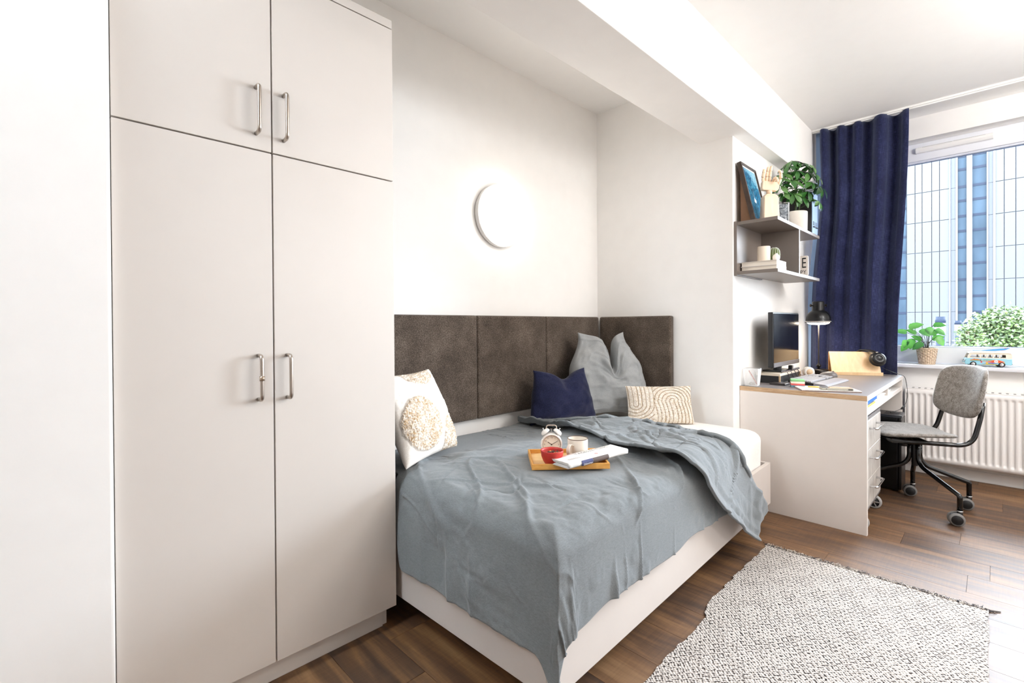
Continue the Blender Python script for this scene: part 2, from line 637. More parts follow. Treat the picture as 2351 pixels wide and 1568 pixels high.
for y0, y1 in ((0.405, 0.546), (0.10, 0.318), (1.41, 1.75)):
    for a, b in zip(zb[:-1], zb[1:]):
        w = B(XF + 0.05, XF + 0.11, yv(y0), yv(y1), b - 0.10, b + 0.035).build('window', M_mull, bld)
        B(XF + 0.07, XF + 0.10, yv(y0), yv(y1), a + 0.035, b - 0.10).build('pane', M_fglass, w)
struct('ground', B(5.0, 90, -60, 60, ZG - 0.2, ZG), plain('yard_paving', (48, 48, 48), 0.9))
M_lpost = plain('lamp_post_blue_grey', (12, 19, 31), 0.6, spec=0.1)
M_lglass = plain('lamp_white_shade', (56, 58, 61), 0.4)


def yard_lamp(xx, y, ztop, wd, lab):
    o = thing('yard_lamp', lab, 'lamp post', (xx, y, ZG), group='lamp posts in the yard')
    h = wd * 2.4
    MB().cyl((xx, y, ZG), (xx, y, ztop - h * 0.95), wd * 0.48, seg=12).build('post', M_lpost, o)
    MB().cyl((xx, y, ztop - h * 0.95), (xx, y, ztop - h * 0.3), wd * 0.47, seg=16).build('shade', M_lglass, o)
    MB().cyl((xx, y, ztop - h * 0.3), (xx, y, ztop), wd * 0.5, seg=16).build('cap', M_lpost, o)


def ray_at(uu, vv, x):
    q = d + r2 * (uu - CX) / F_ - u2 * (vv - CY) / F_
    return q * (x / q.x) + Vector((0, 0, HC))


p = ray_at(2159, 727, 12)
yard_lamp(12, p.y, p.z, 0.16, 'lamp post with dark cap and white shade behind the potted plant')
p = ray_at(2199, 736, 16)
yard_lamp(16, p.y, p.z, 0.13, 'farther lamp post before the left glazed strip, left of its twin')
p = ray_at(2219, 736.5, 17)
yard_lamp(17, p.y, p.z, 0.11, 'thinnest lamp post, just right of the other farther one')

M_leafout = NT('young_tree_leaf')
oi = M_leafout.n('ShaderNodeNewGeometry')
M_leafout.set(Base_Color=M_leafout.ramp(oi.outputs['Random Per Island'], [(0.0, c4((22, 38, 8))), (0.5, c4((40, 58, 12))), (1.0, c4((54, 68, 20)))]), Roughness=0.6)
M_leafout = M_leafout.m
M_bark = plain('bark', (110, 96, 84), 0.9, var=0.2)


def tree(x, pts, lab, nleaf, size, seed):
    """crown of leaf sprays around the given (u, v, radius m) blobs at depth x"""
    rg = np.random.default_rng(seed)
    base = ray_at(pts[0][0], pts[0][1], x)
    o = thing('young_tree', lab, 'tree', (x, base.y, ZG), group='young trees in the yard')
    tk = MB()
    tk.tube(spline([(x, base.y, ZG), (x + 0.05, base.y + 0.03, base.z - 0.6), (x, base.y, base.z)], 5), [0.05 - 0.0035 * i for i in range(11)], 8)
    lf = MB()
    for (uu, vv, rr) in pts:
        c = ray_at(uu, vv, x)
        tk.tube([(x, base.y, base.z - 0.5), c], [0.016, 0.005], 6)
        for _ in range(int(nleaf * rr * rr)):
            v = Vector(rg.normal(size=3))
            v.normalize()
            q = c + v * rr * (rg.random() ** 0.45)
            a = Vector(rg.normal(size=3)).normalized()
            a.z *= 0.4
            a.normalize()
            b = a.cross(Vector(rg.normal(size=3))).normalized()
            L, wd = size * (0.7 + 0.6 * rg.random()), size * 0.32
            lf.add([q, q + a * L * 0.5 + b * wd, q + a * L, q + a * L * 0.5 - b * wd], [(0, 1, 2, 3)])
    tk.build('trunk', M_bark, o)
    lf.build('foliage', M_leafout, o, kind='stuff')


tree(9.5, [(2290, 772, 0.40), (2270, 752, 0.26), (2312, 748, 0.30), (2330, 775, 0.38), (2283, 730, 0.15), (2322, 730, 0.16), (2350, 780, 0.4), (2256, 778, 0.25), (2295, 790, 0.45)], 'broad young tree with pale green crown filling the right of the window', 9500, 0.045, 3)
tree(8.0, [(2228, 785, 0.13), (2214, 768, 0.08), (2212, 756, 0.05), (2236, 765, 0.07), (2240, 778, 0.09), (2238, 755, 0.04), (2206, 792, 0.07), (2222, 798, 0.12)], 'slender sapling with sparse leaves before the glazed strip', 16000, 0.042, 4)

# ================================================================== WARDROBE
YW, XWM, XWR, XWL = 1.58, 0.51, 0.932, 0.1275
wr = thing('wardrobe', 'tall beige-white wardrobe with four doors and steel bar handles', 'wardrobe', (0.53, 1.85, 0))
bd = MB()
bd.box(XWL, XWR, 1.602, 2.108, 0.079, 2.226)
bd.build('body', M_lamd, wr)
sd = MB()
sd.box(XWR - 0.018, XWR, 1.6015, 2.11, 0.079, 2.2265)
sd.build('side_panel', M_lam, wr)
B(XWL, XWR, 1.582, 2.11, 2.231, 2.262).build('top_panel', M_lam, wr, bevel=0.001)
B(XWL, XWR - 0.036, 1.618, 1.634, 0, 0.078).build('plinth', M_lam, wr, bevel=0.001)
B(XWR - 0.034, XWR - 0.016, 1.625, 2.10, 0, 0.079).build('side_plinth', M_lam, wr, bevel=0.001)
ZG_ = 1.6633
g = 0.0021


def bar_handle(x, z0, z1, par, ring=False):
    pts = fillet([(x, YW, z0), (x, YW - 0.034, z0), (x, YW - 0.034, z1), (x, YW, z1)], 0.016, 6)
    m = MB().tube(pts, 0.0058, 12)
    h = m.build('handle', M_steel, par)
    if ring:
        MB().cyl((x, YW - 0.034, (z0 + z1) / 2 - 0.008), (x, YW - 0.034, (z0 + z1) / 2 + 0.006), 0.0072, seg=14).build('band', plain('clear_tape', (170, 150, 130), 0.25, metal=0.6), h)


for (xa, xb, za, zb_, hx, hz0, hz1, rg_) in (
        (XWL, XWM, ZG_, 2.226, 0.465, 1.712, 1.851, 0), (XWM, XWR, ZG_, 2.226, 0.5445, 1.711, 1.851, 0),
        (XWL, XWM, 0.079, ZG_, 0.4655, 0.905, 1.038, 1), (XWM, XWR, 0.079, ZG_, 0.5495, 0.903, 1.036, 0)):
    dd = B(xa + (g if xa > 0.2 else 0), xb - (g if xb < 0.9 else 0), YW, 1.599, za + (g if za > 1 else 0), zb_ - (g if zb_ < 2 else 0)).build('door', M_lam, wr, bevel=0.0012)
    bar_handle(hx, hz0, hz1, dd, rg_)

# ================================================================== BED
BROT = 0.0287
BO = (2.96, 0.9055)
L, W = 1.983, 1.175
bed = thing('bed', 'low white single bed frame with round legs in the alcove', 'bed', (BO[0], BO[1], 0), BROT, world=False)
T_ = 0.022
ZT, ZBm = 0.327, 0.0928
B(-L, 0, 0, T_, ZBm, ZT).build('side_rail', M_bedw, bed, bevel=0.0012)
B(-L, 0, W - T_, W, ZBm, ZT).build('side_rail', M_bedw, bed, bevel=0.0012)
B(-L, -L + T_, T_ + 0.001, W - T_ - 0.001, ZBm, ZT).build('end_panel', M_bedw, bed, bevel=0.0012)
B(-T_, 0, T_ + 0.001, W - T_ - 0.001, ZBm, ZT).build('end_panel', M_bedw, bed, bevel=0.0012)
B(-L + T_, -T_, T_, W - T_, 0.20, 0.22).build('slatted_base', M_bedw, bed)
for x in (-L + 0.06, -0.045):
    for y in (0.055, W - 0.06):
        MB().cyl((x, y, 0), (x, y, ZBm), 0.024, seg=20).build('leg', M_bedw, bed)

M_sheet = fabric('white_sheet', (240, 236, 231), (250, 248, 246), 220, 0.25)
mt = MB()
na, nb = 90, 60
A0, A1, B0, B1 = -L + 0.045, -0.0235, 0.026, W - 0.028


def rbox(n, lo, hi, rad):
    """rounded cross section coordinate"""
    return lo, hi


# mattress: rounded slab from stacked rings
def slab(mb, x0, x1, y0, y1, z0, z1, rad, crn=0.06, nz=10, nc=8, puff=0.0):
    rings = []
    for k in range(nz + 1):
        a = PI * k / nz - PI / 2
        ins = rad * (1 - math.cos(a))
        z = (z0 + rad + rad * math.sin(a)) if a < 0 else (z1 - rad + rad * math.sin(a))
        ring = []
        cr = max(crn - ins * 0.3, 0.01)
        for (cx, cy, st) in ((x1 - ins - cr, y1 - ins - cr, 0), (x0 + ins + cr, y1 - ins - cr, PI / 2), (x0 + ins + cr, y0 + ins + cr, PI), (x1 - ins - cr, y0 + ins + cr, 1.5 * PI)):
            for q in range(nc + 1):
                an = st + PI / 2 * q / nc
                ring.append((cx + cr * math.cos(an), cy + cr * math.sin(an), z))
        rings.append(ring)
    n = len(rings[0])
    vs = [p for rg_ in rings for p in rg_]
    fs = [(i * n + k, i * n + (k + 1) % n, (i + 1) * n + (k + 1) % n, (i + 1) * n + k) for i in range(nz) for k in range(n)]
    fs += [tuple(range(n - 1, -1, -1)), tuple(range(nz * n, nz * n + n))]
    mb.add(vs, fs, True)


slab(mt, A0, A1, B0, B1, 0.222, 0.515, 0.055, 0.07)
mo = mt.build('mattress', M_sheet)
mo.location = (BO[0], BO[1], 0)
mo.rotation_euler = (0, 0, BROT)
props(mo, 'mattress in a white fitted sheet on the low bed frame', 'mattress')

# ---------------------------------------------------------------- duvet
RD = 0.075
TH = math.radians(87.5)
ARC = RD * TH
DA0, DB0 = -L - 0.006, -0.024


def drape(a, b, hgt):
    """bed-local sheet coordinates -> point, normal; cloth folds over the near end and the front edge"""
    s, t_ = a - DA0, b - DB0
    ds, dt = np.maximum(0, RD - s), np.maximum(0, RD - t_)
    dd = np.hypot(ds, dt)
    dx, dy = np.where(dd > 1e-9, ds / np.maximum(dd, 1e-9), 0), np.where(dd > 1e-9, dt / np.maximum(dd, 1e-9), 0)
    th = np.minimum(dd / RD, TH)
    rest = np.maximum(0, dd - ARC)
    sq = 1 + 0.8 * (1 / np.maximum(np.maximum(dx, dy), 0.7) - 1) * (dd > 1e-9)
    hor = RD * np.sin(th) * sq + rest * math.cos(TH) * sq
    drop = RD * (1 - np.cos(th)) + rest * math.sin(TH)
    bx, by = np.maximum(s, RD), np.maximum(t_, RD)
    nx, ny, nz_ = -dx * np.sin(th), -dy * np.sin(th), np.cos(th)
    ztop = 0.556 + 0.006 * np.sin(bx * 4) + 0.01 * np.exp(-((by - 0.6) / 0.35) ** 2) - 0.016 * sstep(0.62, 1.0, by)
    P = np.stack([DA0 + bx - dx * hor + nx * hgt, DB0 + by - dy * hor + ny * hgt, ztop - drop + nz_ * hgt], -1)
    return P, dd


hem_t = [(-0.47, -0.53), (-0.36, -0.72), (-0.25, -0.88), (-0.14, -1.02), (0.0, -1.16), (0.11, -1.185), (0.36, -1.12), (0.70, -1.0), (0.90, -0.955), (1.13, -0.915)]
fold_t = [(-0.47, -0.37), (-0.33, -0.42), (-0.20, -0.56), (-0.10, -0.66), (0.0, -0.735), (0.065, -0.745), (0.29, -0.69), (0.48, -0.715), (0.70, -0.83), (0.90, -0.88), (1.13, -0.895)]
hx = lambda q: np.interp(q, [p[0] for p in hem_t], [p[1] for p in hem_t])
fx_ = lambda q: np.interp(q, [p[0] for p in fold_t], [p[1] for p in fold_t])


def wrinkle(a, b, dd, sd=0):
    ca, sa = math.cos(0.9), math.sin(0.9)
    p, q = a * ca + b * sa, -a * sa + b * ca
    wx, wy = vnoise(a * 2.2, b * 2.2, sd + 3) * 0.5, vnoise(a * 2.2, b * 2.2, sd + 5) * 0.5
    w = 0.0095 * fbm(a * 3.2 + wx, b * 3.2 + wy, 3, sd)
    w = w + 0.017 * np.maximum(0, ridge(p * 1.6 + wx, q * 5.5 + wy, sd + 8) - 0.72) / 0.28 * sstep(-0.3, 0.5, vnoise(a * 1.7, b * 1.7, sd + 2))
    w = w + 0.012 * np.maximum(0, ridge(p * 4 + wx, q * 2.2 + wy, sd + 12) - 0.8) / 0.2 * sstep(-0.1, 0.6, vnoise(a * 2.3, b * 2.3, sd + 9))
    for (an_, f1, f2, thr, am, sg, s2) in ((0.55, 2.6, 8.5, 0.80, 0.0085, -1, 70), (1.0, 2.2, 7.0, 0.80, 0.0085, 1, 74), (0.1, 3.0, 9.0, 0.82, 0.006, -1, 78), (1.45, 3.0, 9.0, 0.82, 0.006, 1, 82), (0.75, 5.0, 15.0, 0.80, 0.0042, -1, 86)):
        c_, s_ = math.cos(an_), math.sin(an_)
        p2, q2 = a * c_ + b * s_, -a * s_ + b * c_
        rdg = np.maximum(0, ridge(p2 * f1 + wx * 1.6, q2 * f2 + wy * 1.6, sd + s2) - thr) / (1 - thr)
        w = w + sg * am * rdg ** 1.5 * sstep(0.05, 0.5, vnoise(a * 3.1 + s2, b * 3.1, sd + s2))
    w = w + 0.0030 * vnoise(a * 26 + 3 * wx, b * 14, sd + 20) + 0.0012 * vnoise(a * 60, b * 44, sd + 21)
    # hanging folds on the sides
    side = sstep(0.05, 0.32, dd)
    run = np.where(b < a - DA0 - 0.02, a, b)
    w = w + side * (0.021 * vnoise(run * 5.5 + 0.25 * dd, dd * 1.2, sd + 30) + 0.011 * np.maximum(0, ridge(run * 7.5 + 0.8 * dd, dd * 0.8, sd + 31) - 0.5) / 0.5)
    hang = sstep(0.05, 0.12, dd)
    w = w * (1 - hang) + np.maximum(w, 0.002) * hang
    tight = sstep(0.45, 0.65, b) * sstep(0.02, 0.08, dd)
    w = w * (1 - tight) + np.clip(w, 0.002, 0.006) * tight
    bk_ = sstep(0.6, 0.9, b)
    w = w * (1 - bk_) + np.maximum(w, -0.004) * bk_
    flat = np.exp(-(((a + 1.45) / 0.25) ** 2 + ((b - 0.345) / 0.25) ** 2) ** 3)
    w = w * (1 - flat) + 0.001 * flat * (sd == 0)
    return w


N1, NF, N2, NV = 290, 8, 110, 250
v = np.linspace(0, 1, NV)
cols = []
aend = DA0 - 0.30
for i in range(N1):
    q = i / (N1 - 1)
    tm = 0.272 + 0.022 * vnoise(q * 9, 0.3, 40) + 0.05 * sstep(0.9, 1, q)
    tt = 1.135 - v * (1.135 + tm)
    fa = fx_(tt)
    cut_ = sstep(0.70, 0.80, tt)
    e = (aend - 0.02 * vnoise(tt * 4, 1.7, 41)) * (1 - cut_) + (DA0 + 0.035) * cut_
    a = e + (fa - e) * q
    P, dd = drape(a, tt, 0.0 * a)
    w = wrinkle(a, tt, dd)
    P, _ = drape(a, tt, w)
    cols.append(P)
rr = 0.027
for k in range(1, NF):
    ph = PI * k / NF
    tm = 0.365
    tt = 1.135 - v * (1.135 + tm)
    a = fx_(tt) + rr * math.sin(ph)
    P, dd = drape(a, tt, rr * (1 - 0.45 * sstep(0.6, 1.0, tt)) * (1 - math.cos(ph)) + wrinkle(a, tt, 0 * a, 0))
    cols.append(P)
for i in range(N2):
    q = i / (N2 - 1)
    tm = 0.365 + 0.10 * q
    tt = 1.135 - v * (1.135 + tm)
    a = fx_(tt) + (hx(tt) - fx_(tt)) * q
    lift = (2 * rr - 0.012) * (1 - 0.45 * sstep(0.6, 1.0, tt)) - 0.014 * math.sin(PI * q) + 0.018 * sstep(0.8, 1, q) * (0.6 + 0.7 * vnoise(tt * 4.5, 0.2, 50)) - 0.006 * q
    P, dd = drape(a, tt, 0 * a)
    w = wrinkle(a + 0.7, tt, dd * 0.6, 60) + 0.012 * np.maximum(0, ridge((a - hx(tt)) * 5, tt * 1.4, 55) - 0.4)
    P, _ = drape(a, tt, np.maximum(lift + w, 0.012))
    cols.append(P)
P = np.stack(cols, 0)
M_linen = NT('grey_blue_linen')
v1 = M_linen.noise(M_linen.coord((1, 6, 3)), 90, 3, 0.6)
v2 = M_linen.noise(M_linen.coord((6, 1, 3)), 90, 3, 0.6)
v3 = M_linen.noise(M_linen.coord(), 5, 4)
crs = M_linen.math('MULTIPLY', M_linen.noise(M_linen.coord((1, 2, 1), (0, 0, 0.7)), 22, 3, 0.6, 0.6), 0.8)
ff = M_linen.math('ADD', M_linen.math('MULTIPLY', M_linen.math('ADD', v1, v2), 0.36), M_linen.math('MULTIPLY', v3, 0.28))
M_linen.set(Base_Color=M_linen.ramp(ff, [(0.30, c4((108, 113, 116))), (0.70, c4((138, 143, 146)))]), Roughness=0.95, Specular_IOR_Level=0.15, Sheen_Weight=0.25, Sheen_Roughness=0.4)
M_linen.bump(M_linen.math('ADD', M_linen.math('ADD', v1, v2), crs), 0.24, 0.003)
M_linen = M_linen.m
du = MB().grid(P).build('duvet', M_linen, solid=0.012, soff=1)
du.location = (BO[0], BO[1], 0)
du.rotation_euler = (0, 0, BROT)
props(du, 'crumpled grey-blue linen duvet with its far end folded back on the bed', 'duvet')


# ---------------------------------------------------------------- pillows
def pillow(mb, bl, e1, e2, w, h, T, pinch=0.07, chop=0.0, cw=0.3, n=46, seed=0, wr=0.004, tex=None, lean=0.0, sag=0.0, cx=0.0, taper=0.0):
    bl, e1, e2 = Vector(bl), Vector(e1).normalized(), Vector(e2)
    e2 = (e2 - e1 * e2.dot(e1)).normalized()
    e3 = e1.cross(e2)
    lin_ = np.sin(np.linspace(-PI / 2, PI / 2, n))
    U, V = np.meshgrid(lin_, lin_, indexing='ij')
    out = []
    for sgn in (1, -1):
        x = w / 2 * U * (1 - pinch * (1 - V ** 2) * np.abs(U) ** 2)
        y = h / 2 * V * (1 - pinch * (1 - U ** 2) * np.abs(V) ** 2)
        y = y - chop * np.exp(-((U - cx) / cw) ** 2) * sstep(-0.5, 1, V)
        x = x - 0.45 * chop * np.sign(U - cx) * (1 - np.exp(-((U - cx) / cw) ** 2)) * sstep(0.1, 1, V)
        x = x * (1 - taper * sstep(-0.4, 1, V))
        prof = np.clip((1 - U ** 2) * (1 - V ** 2), 0, 1) ** 0.42
        th = T / 2 * prof * (1 + sag * -V)
        th = th * (1 - 0.35 * (chop > 0) * np.exp(-((U - cx) / (cw * 0.7)) ** 2) * sstep(0.2, 1, V))
        wv = wr * (fbm(U * 3 + seed, V * 3 + sgn, 3, seed) + 1.2 * np.maximum(0, ridge(U * 2.2, V * 3.5, seed + 4) - 0.6)) * np.minimum(1, prof * 2)
        z = sgn * (th + wv)
        if tex is not None and sgn > 0:
            z = z + tex(U, V) * np.minimum(1, prof * 3)
        z = z + lean * (V + 1) ** 2
        P = np.stack([np.asarray(bl[k] + e1[k] * (x + w / 2) + e2[k] * (y + h / 2) + e3[k] * z) for k in range(3)], -1)
        out.append(P if sgn > 0 else P[::-1])
    mb.grid(out[0]).grid(out[1])
    return e3


def mk_pillow(name, mat, label, group=None, **k):
    m = MB()
    pillow(m, **k)
    o = m.build(name, mat, weld=True)
    return props(o, label, 'cushion', group)


M_linen2 = fabric('grey_linen_pillow', (146, 149, 150), (160, 162, 162), 150, 0.12, big=0.6)
mk_pillow('pillow', M_linen2, 'large grey linen pillow with two pointed corners in the alcove corner', bl=(2.34, 1.90, 0.520), e1=(0.87, -0.49, 0), e2=(0.15, 0.22, 0.95), w=0.62, h=0.575, T=0.19, pinch=0.13, chop=0.22, cw=0.33, seed=2, wr=0.016, cx=0.16, sag=0.15, taper=0.20, n=90)
M_navy = fabric('navy_linen', (24, 27, 50), (40, 44, 74), 200, 0.25)
mk_pillow('cushion', M_navy, 'dark navy cushion with a dented top leaning on the grey pillow', bl=(2.02, 1.920, 0.532), e1=(0.955, -0.29, 0), e2=(-0.03, 0.18, 0.96), w=0.49, h=0.325, T=0.13, pinch=0.12, chop=0.045, cw=0.4, seed=5, wr=0.007, cx=0.1, taper=0.16)


def tuft(name, cream, beige, fn, ground=((236, 229, 220), (247, 242, 236))):
    """cushion cover with a woven ground and tufted shapes; fn gives the mask from local height noise attribute"""
    t = NT(name)
    at = t.n('ShaderNodeAttribute', attribute_name='tuft')
    ns = t.noise(t.coord(), 130, 2, 0.6)
    nsb = t.noise(t.coord(), 30, 2, 0.6)
    tuf = t.mix(t.math('MULTIPLY', t.math('SUBTRACT', t.math('ADD', ns, t.math('MULTIPLY', nsb, 0.5)), 0.62), 3.2), c4(cream), c4(beige))
    base = t.ramp(t.noise(t.coord(), 240, 2), [(0.35, c4(ground[0])), (0.65, c4(ground[1]))])
    t.set(Base_Color=t.mix(at.outputs['Fac'], base, tuf), Roughness=0.95, Specular_IOR_Level=0.1)
    t.bump(t.math('MULTIPLY', ns, at.outputs['Fac']), 0.8, 0.006)
    return t.m


def tufted(name, label, shape, amp, mat, n=150, **k):
    m = MB()
    rec = {}

    def tex(U, V):
        s = shape(U, V)
        rec['m'] = s
        return s * (amp + amp * 0.9 * vnoise(U * 44, V * 44, 3) + amp * 0.5 * vnoise(U * 70, V * 70, 7))
    pillow(m, tex=tex, n=n, **k)
    o = m.build(name, mat)
    at = o.data.attributes.new('tuft', 'FLOAT', 'POINT')
    vals = np.zeros(len(o.data.vertices), np.float32)
    vals[:n * n] = rec['m'].reshape(-1)
    at.data.foreach_set('value', vals)
    return props(o, label, 'cushion')


def shp_left(U, V):
    rim = 0.06 * vnoise(U * 7, V * 7, 2)
    c1 = sstep(0.05, -0.02, np.hypot((U + 0.35) / 0.62, (V + 0.25) / 0.62) - 0.95 + rim * 0.4)
    c2 = sstep(0.05, -0.02, np.hypot((U - 0.80) / 0.62, (V + 0.92) / 0.75) - 0.95 + rim * 0.4)
    c3 = sstep(0.05, -0.02, np.hypot((U - 0.20) / 0.62, (V - 1.0) / 0.42) - 0.95 + rim * 0.4)
    c4_ = sstep(0.95, 0.985, U)
    return np.clip(c1 + c2 + c3 + c4_, 0, 1)


tufted('cushion', 'cream cushion with round shaggy tufted patches beside the wardrobe', shp_left, 0.0045, tuft('tufted_beige', (244, 236, 226), (190, 160, 122), 0), bl=(0.998, 1.612, 0.567), e1=(0.93, 0.37, 0), e2=(-0.02, 0.42, 0.90), w=0.385, h=0.385, T=0.15, pinch=0.06, seed=9, wr=0.004)


def shp_arc(U, V):
    # nested arches and long wavy rows of tufting, grooves between
    x, y = U * 1.35, V
    r1 = np.hypot(x + 1.15, y + 0.1)
    dd1 = np.where(y < -0.05, np.hypot(x + 1.05, y + 0.05), np.abs(x + 1.05))
    dd2 = np.where(y > 0.15, np.hypot(x - 0.42, y - 0.15), np.abs(x - 0.42 + 0.12 * np.sin(y * 2)))
    dsel = np.where(x < -0.32, dd1, dd2)
    return np.clip(0.5 + 0.5 * np.sign(np.sin(dsel * 2 * PI / 0.155 + 0.5) + 0.78) * 1.0, 0, 1)


tufted('cushion', 'small oblong cream cushion with tufted arch lines on the white sheet', shp_arc, 0.004, tuft('tufted_cream', (248, 241, 231), (228, 214, 194), 0, ((176, 152, 122), (206, 186, 160))), bl=(2.525, 1.575, 0.517), e1=(0.69, -0.72, 0), e2=(0.20, 0.22, 0.955), w=0.405, h=0.235, T=0.12, pinch=0.05, seed=11, wr=0.003, n=170)

# ---------------------------------------------------------------- upholstered wall panels
t = NT('brown_grey_tweed')
n1 = t.noise(t.coord((1, 1, 1)), 190, 3, 0.75)
n2 = t.noise(t.coord(), 520, 2, 0.7)
n3 = t.noise(t.coord(), 7, 4, 0.6)
ff = t.math('ADD', t.math('ADD', t.math('MULTIPLY', n1, 0.45), t.math('MULTIPLY', n2, 0.33)), t.math('MULTIPLY', n3, 0.22))
t.set(Base_Color=t.ramp(ff, [(0.37, c4((36, 29, 24))), (0.5, c4((82, 71, 62))), (0.63, c4((132, 119, 107)))]), Roughness=0.95, Specular_IOR_Level=0.15, Sheen_Weight=0.2)
t.bump(t.math('ADD', n1, n2), 0.35, 0.002)
M_tweed = t.m
S = 0.589


def upanel(name, x0, x1, y0, y1, lab):
    o = B(x0, x1, y0, y1, 0.593, 1.182).build(name, M_tweed, bevel=0.012, bseg=4)
    return props(o, lab, 'wall panel', 'upholstered panels around the bed')


for i, lab in enumerate(['brown-grey upholstered wall panel right beside the wardrobe', 'brown-grey upholstered wall panel second from the wardrobe, below the lamp', 'brown-grey upholstered wall panel in the corner behind the pillows, on the back wall']):
    x0 = 2.926 - S * (3 - i)
    upanel('wall_panel', x0 + 0.0008, x0 + S - 0.0008, YB - 0.05, YB - 0.0005, lab)
upanel('wall_panel', XR - 0.05, XR - 0.0005, 1.500, 1.500 + S - 0.0258, 'brown-grey upholstered wall panel on the short side wall of the alcove')

# ---------------------------------------------------------------- round wall lamp
wl = thing('wall_lamp', 'round white glowing wall lamp above the upholstered panels', 'lamp', (1.955, YB, 1.78))
MB().lathe([(0.0, -0.0005), (0.180, -0.0005), (0.186, -0.012), (0.186, -0.034), (0.180, -0.038), (0.0, -0.038)], (1.955, YB, 1.78), 'y', 64).build('housing', M_white, wl)
MB().lathe([(0.0, -0.039), (0.180, -0.039), (0.181, -0.050), (0.174, -0.060), (0.155, -0.067), (0.10, -0.072), (0.0, -0.074)], (1.955, YB, 1.78), 'y', 64).build('diffuser', emit('lamp_glow', (1.0, 0.93, 0.85), ALCOVE_LAMP), wl)

# ================================================================== DESK
XD, XDE, YD, YDB, ZD = 3.073, 4.475, 0.468, 1.114, 0.74
M_dtop = plain('grey_desk_laminate', (126, 120, 120), 0.36, spec=0.5, var=0.03)
M_oak = wood('oak_edge_band', (176, 140, 104), (214, 184, 148), (3, 3, 40), 0.5)
M_edge = plain('pale_edge_band', (220, 215, 212), 0.45, var=0.01)
dk = thing('desk', 'white panel desk with grey top and open shelf under the window', 'desk', (3.77, 0.8, 0))
B(XD + 0.002, XDE, YD + 0.002, YDB, 0.7135, ZD).build('tabletop', M_dtop, dk)
B(XD, XD + 0.0018, YD + 0.002, YDB, 0.7135, ZD).build('side_edge_band', M_oak, dk)
B(XD, XDE, YD, YD + 0.0018, 0.7135, ZD).build('front_edge_band', M_edge, dk)
B(XD, XD + 0.022, YD + 0.002, YDB, 0, 0.713).build('side_panel', M_lamk, dk, bevel=0.0012)
B(XDE - 0.042, XDE - 0.02, YD + 0.002, YDB, 0, 0.713).build('side_panel', M_lamk, dk, bevel=0.0012)
B(XD + 0.0225, XDE - 0.0425, YD + 0.002, YDB - 0.12, 0.636, 0.664).build('under_shelf', M_lamk, dk, bevel=0.001)
B(3.795, 3.811, YD + 0.004, YDB - 0.12, 0.6645, 0.713).build('divider', M_lamk, dk, bevel=0.001)
B(XD + 0.0225, XDE - 0.0425, YDB - 0.03, YDB - 0.012, 0.33, 0.713).build('back_panel', M_lamk, dk)


def simple(name, mb, mat, lab, cat, group=None, **k):
    return props(mb.build(name, mat, **k), lab, cat, group)


# things on the under-shelf
ps = thing('paper_stack', 'loose stack of white papers in the desk shelf, left of divider', 'papers', (3.6, 0.62, 0.6645))
for i in range(3):
    MB().obox((3.43 + random.uniform(-0.01, 0.01), 0.62, 0.6658 + i * 0.0022), (0.32, 0.004 * i, 0), (-0.004 * i, 0.142, 0), (0, 0, 0.0009)).build('sheet', M_paper, ps)
for i in range(9):
    a = random.uniform(-0.03, 0.03)
    MB().obox((3.615 + random.uniform(-0.02, 0.02), 0.615 + random.uniform(-0.01, 0.01), 0.6728 + i * 0.0036), (0.14 * math.cos(a), 0.14 * math.sin(a), 0), (-0.125 * math.sin(a), 0.125 * math.cos(a), 0), (0, 0, 0.0014)).build('sheet', M_paper, ps)
yb = thing('pencil_box', 'flat yellow box with a dark lid under the blue box in the desk shelf', 'box', (3.21, 0.52, 0.6715))
B(3.112, 3.355, 0.474, 0.60, 0.6716, 0.6815).build('body', plain('yellow_card', (238, 196, 60), 0.6), yb, bevel=0.0015)
B(3.115, 3.33, 0.476, 0.60, 0.6816, 0.6855).build('lid', plain('dark_grey_card', (62, 58, 56), 0.6), yb, bevel=0.001)
simple('folder_box', B(3.118, 3.432, 0.478, 0.76, 0.6858, 0.7125), plain('bright_blue_card', (20, 110, 225), 0.5), 'bright blue box file in the desk shelf on the yellow box', 'box', bevel=0.0015)
ps = thing('paper_stack', 'white papers lying in the right compartment of the desk shelf', 'papers', (3.97, 0.62, 0.6645))
for i in range(4):
    MB().obox((3.97 + random.uniform(-0.01, 0.01), 0.61 + random.uniform(-0.01, 0.01), 0.6668 + i * 0.004), (0.12, 0.004 * i, 0), (-0.004 * i, 0.12, 0), (0, 0, 0.0016)).build('sheet', M_paper, ps)

# ------------------------------------------------------------------ pedestal on castors
M_pmet = plain('grey_metal_edge', (150, 148, 150), 0.4, metal=0.5, var=0.04)
M_pdr = wood('pale_streaked_front', (172, 166, 160), (214, 210, 204), (5, 5, 1.2), 0.5, 7, 5)
pd = thing('drawer_unit', 'grey drawer pedestal on big wheels under the desk', 'drawer unit', (3.37, 0.73, 0))
px0, px1, py0, py1, pz0, pz1 = 3.118, 3.62, 0.488, 0.96, 0.094, 0.607
c = MB()
c.box(px0, px0 + 0.018, py0, py1, pz0, pz1).box(px1 - 0.018, px1, py0, py1, pz0, pz1).box(px0 + 0.018, px1 - 0.018, py0, py1, pz1 - 0.018, pz1).box(px0 + 0.018, px1 - 0.018, py0, py1, pz0, pz0 + 0.018).box(px0 + 0.018, px1 - 0.018, py1 - 0.01, py1, pz0 + 0.018, pz1 - 0.018)
c.build('carcass', M_pmet, pd, bevel=0.0015)
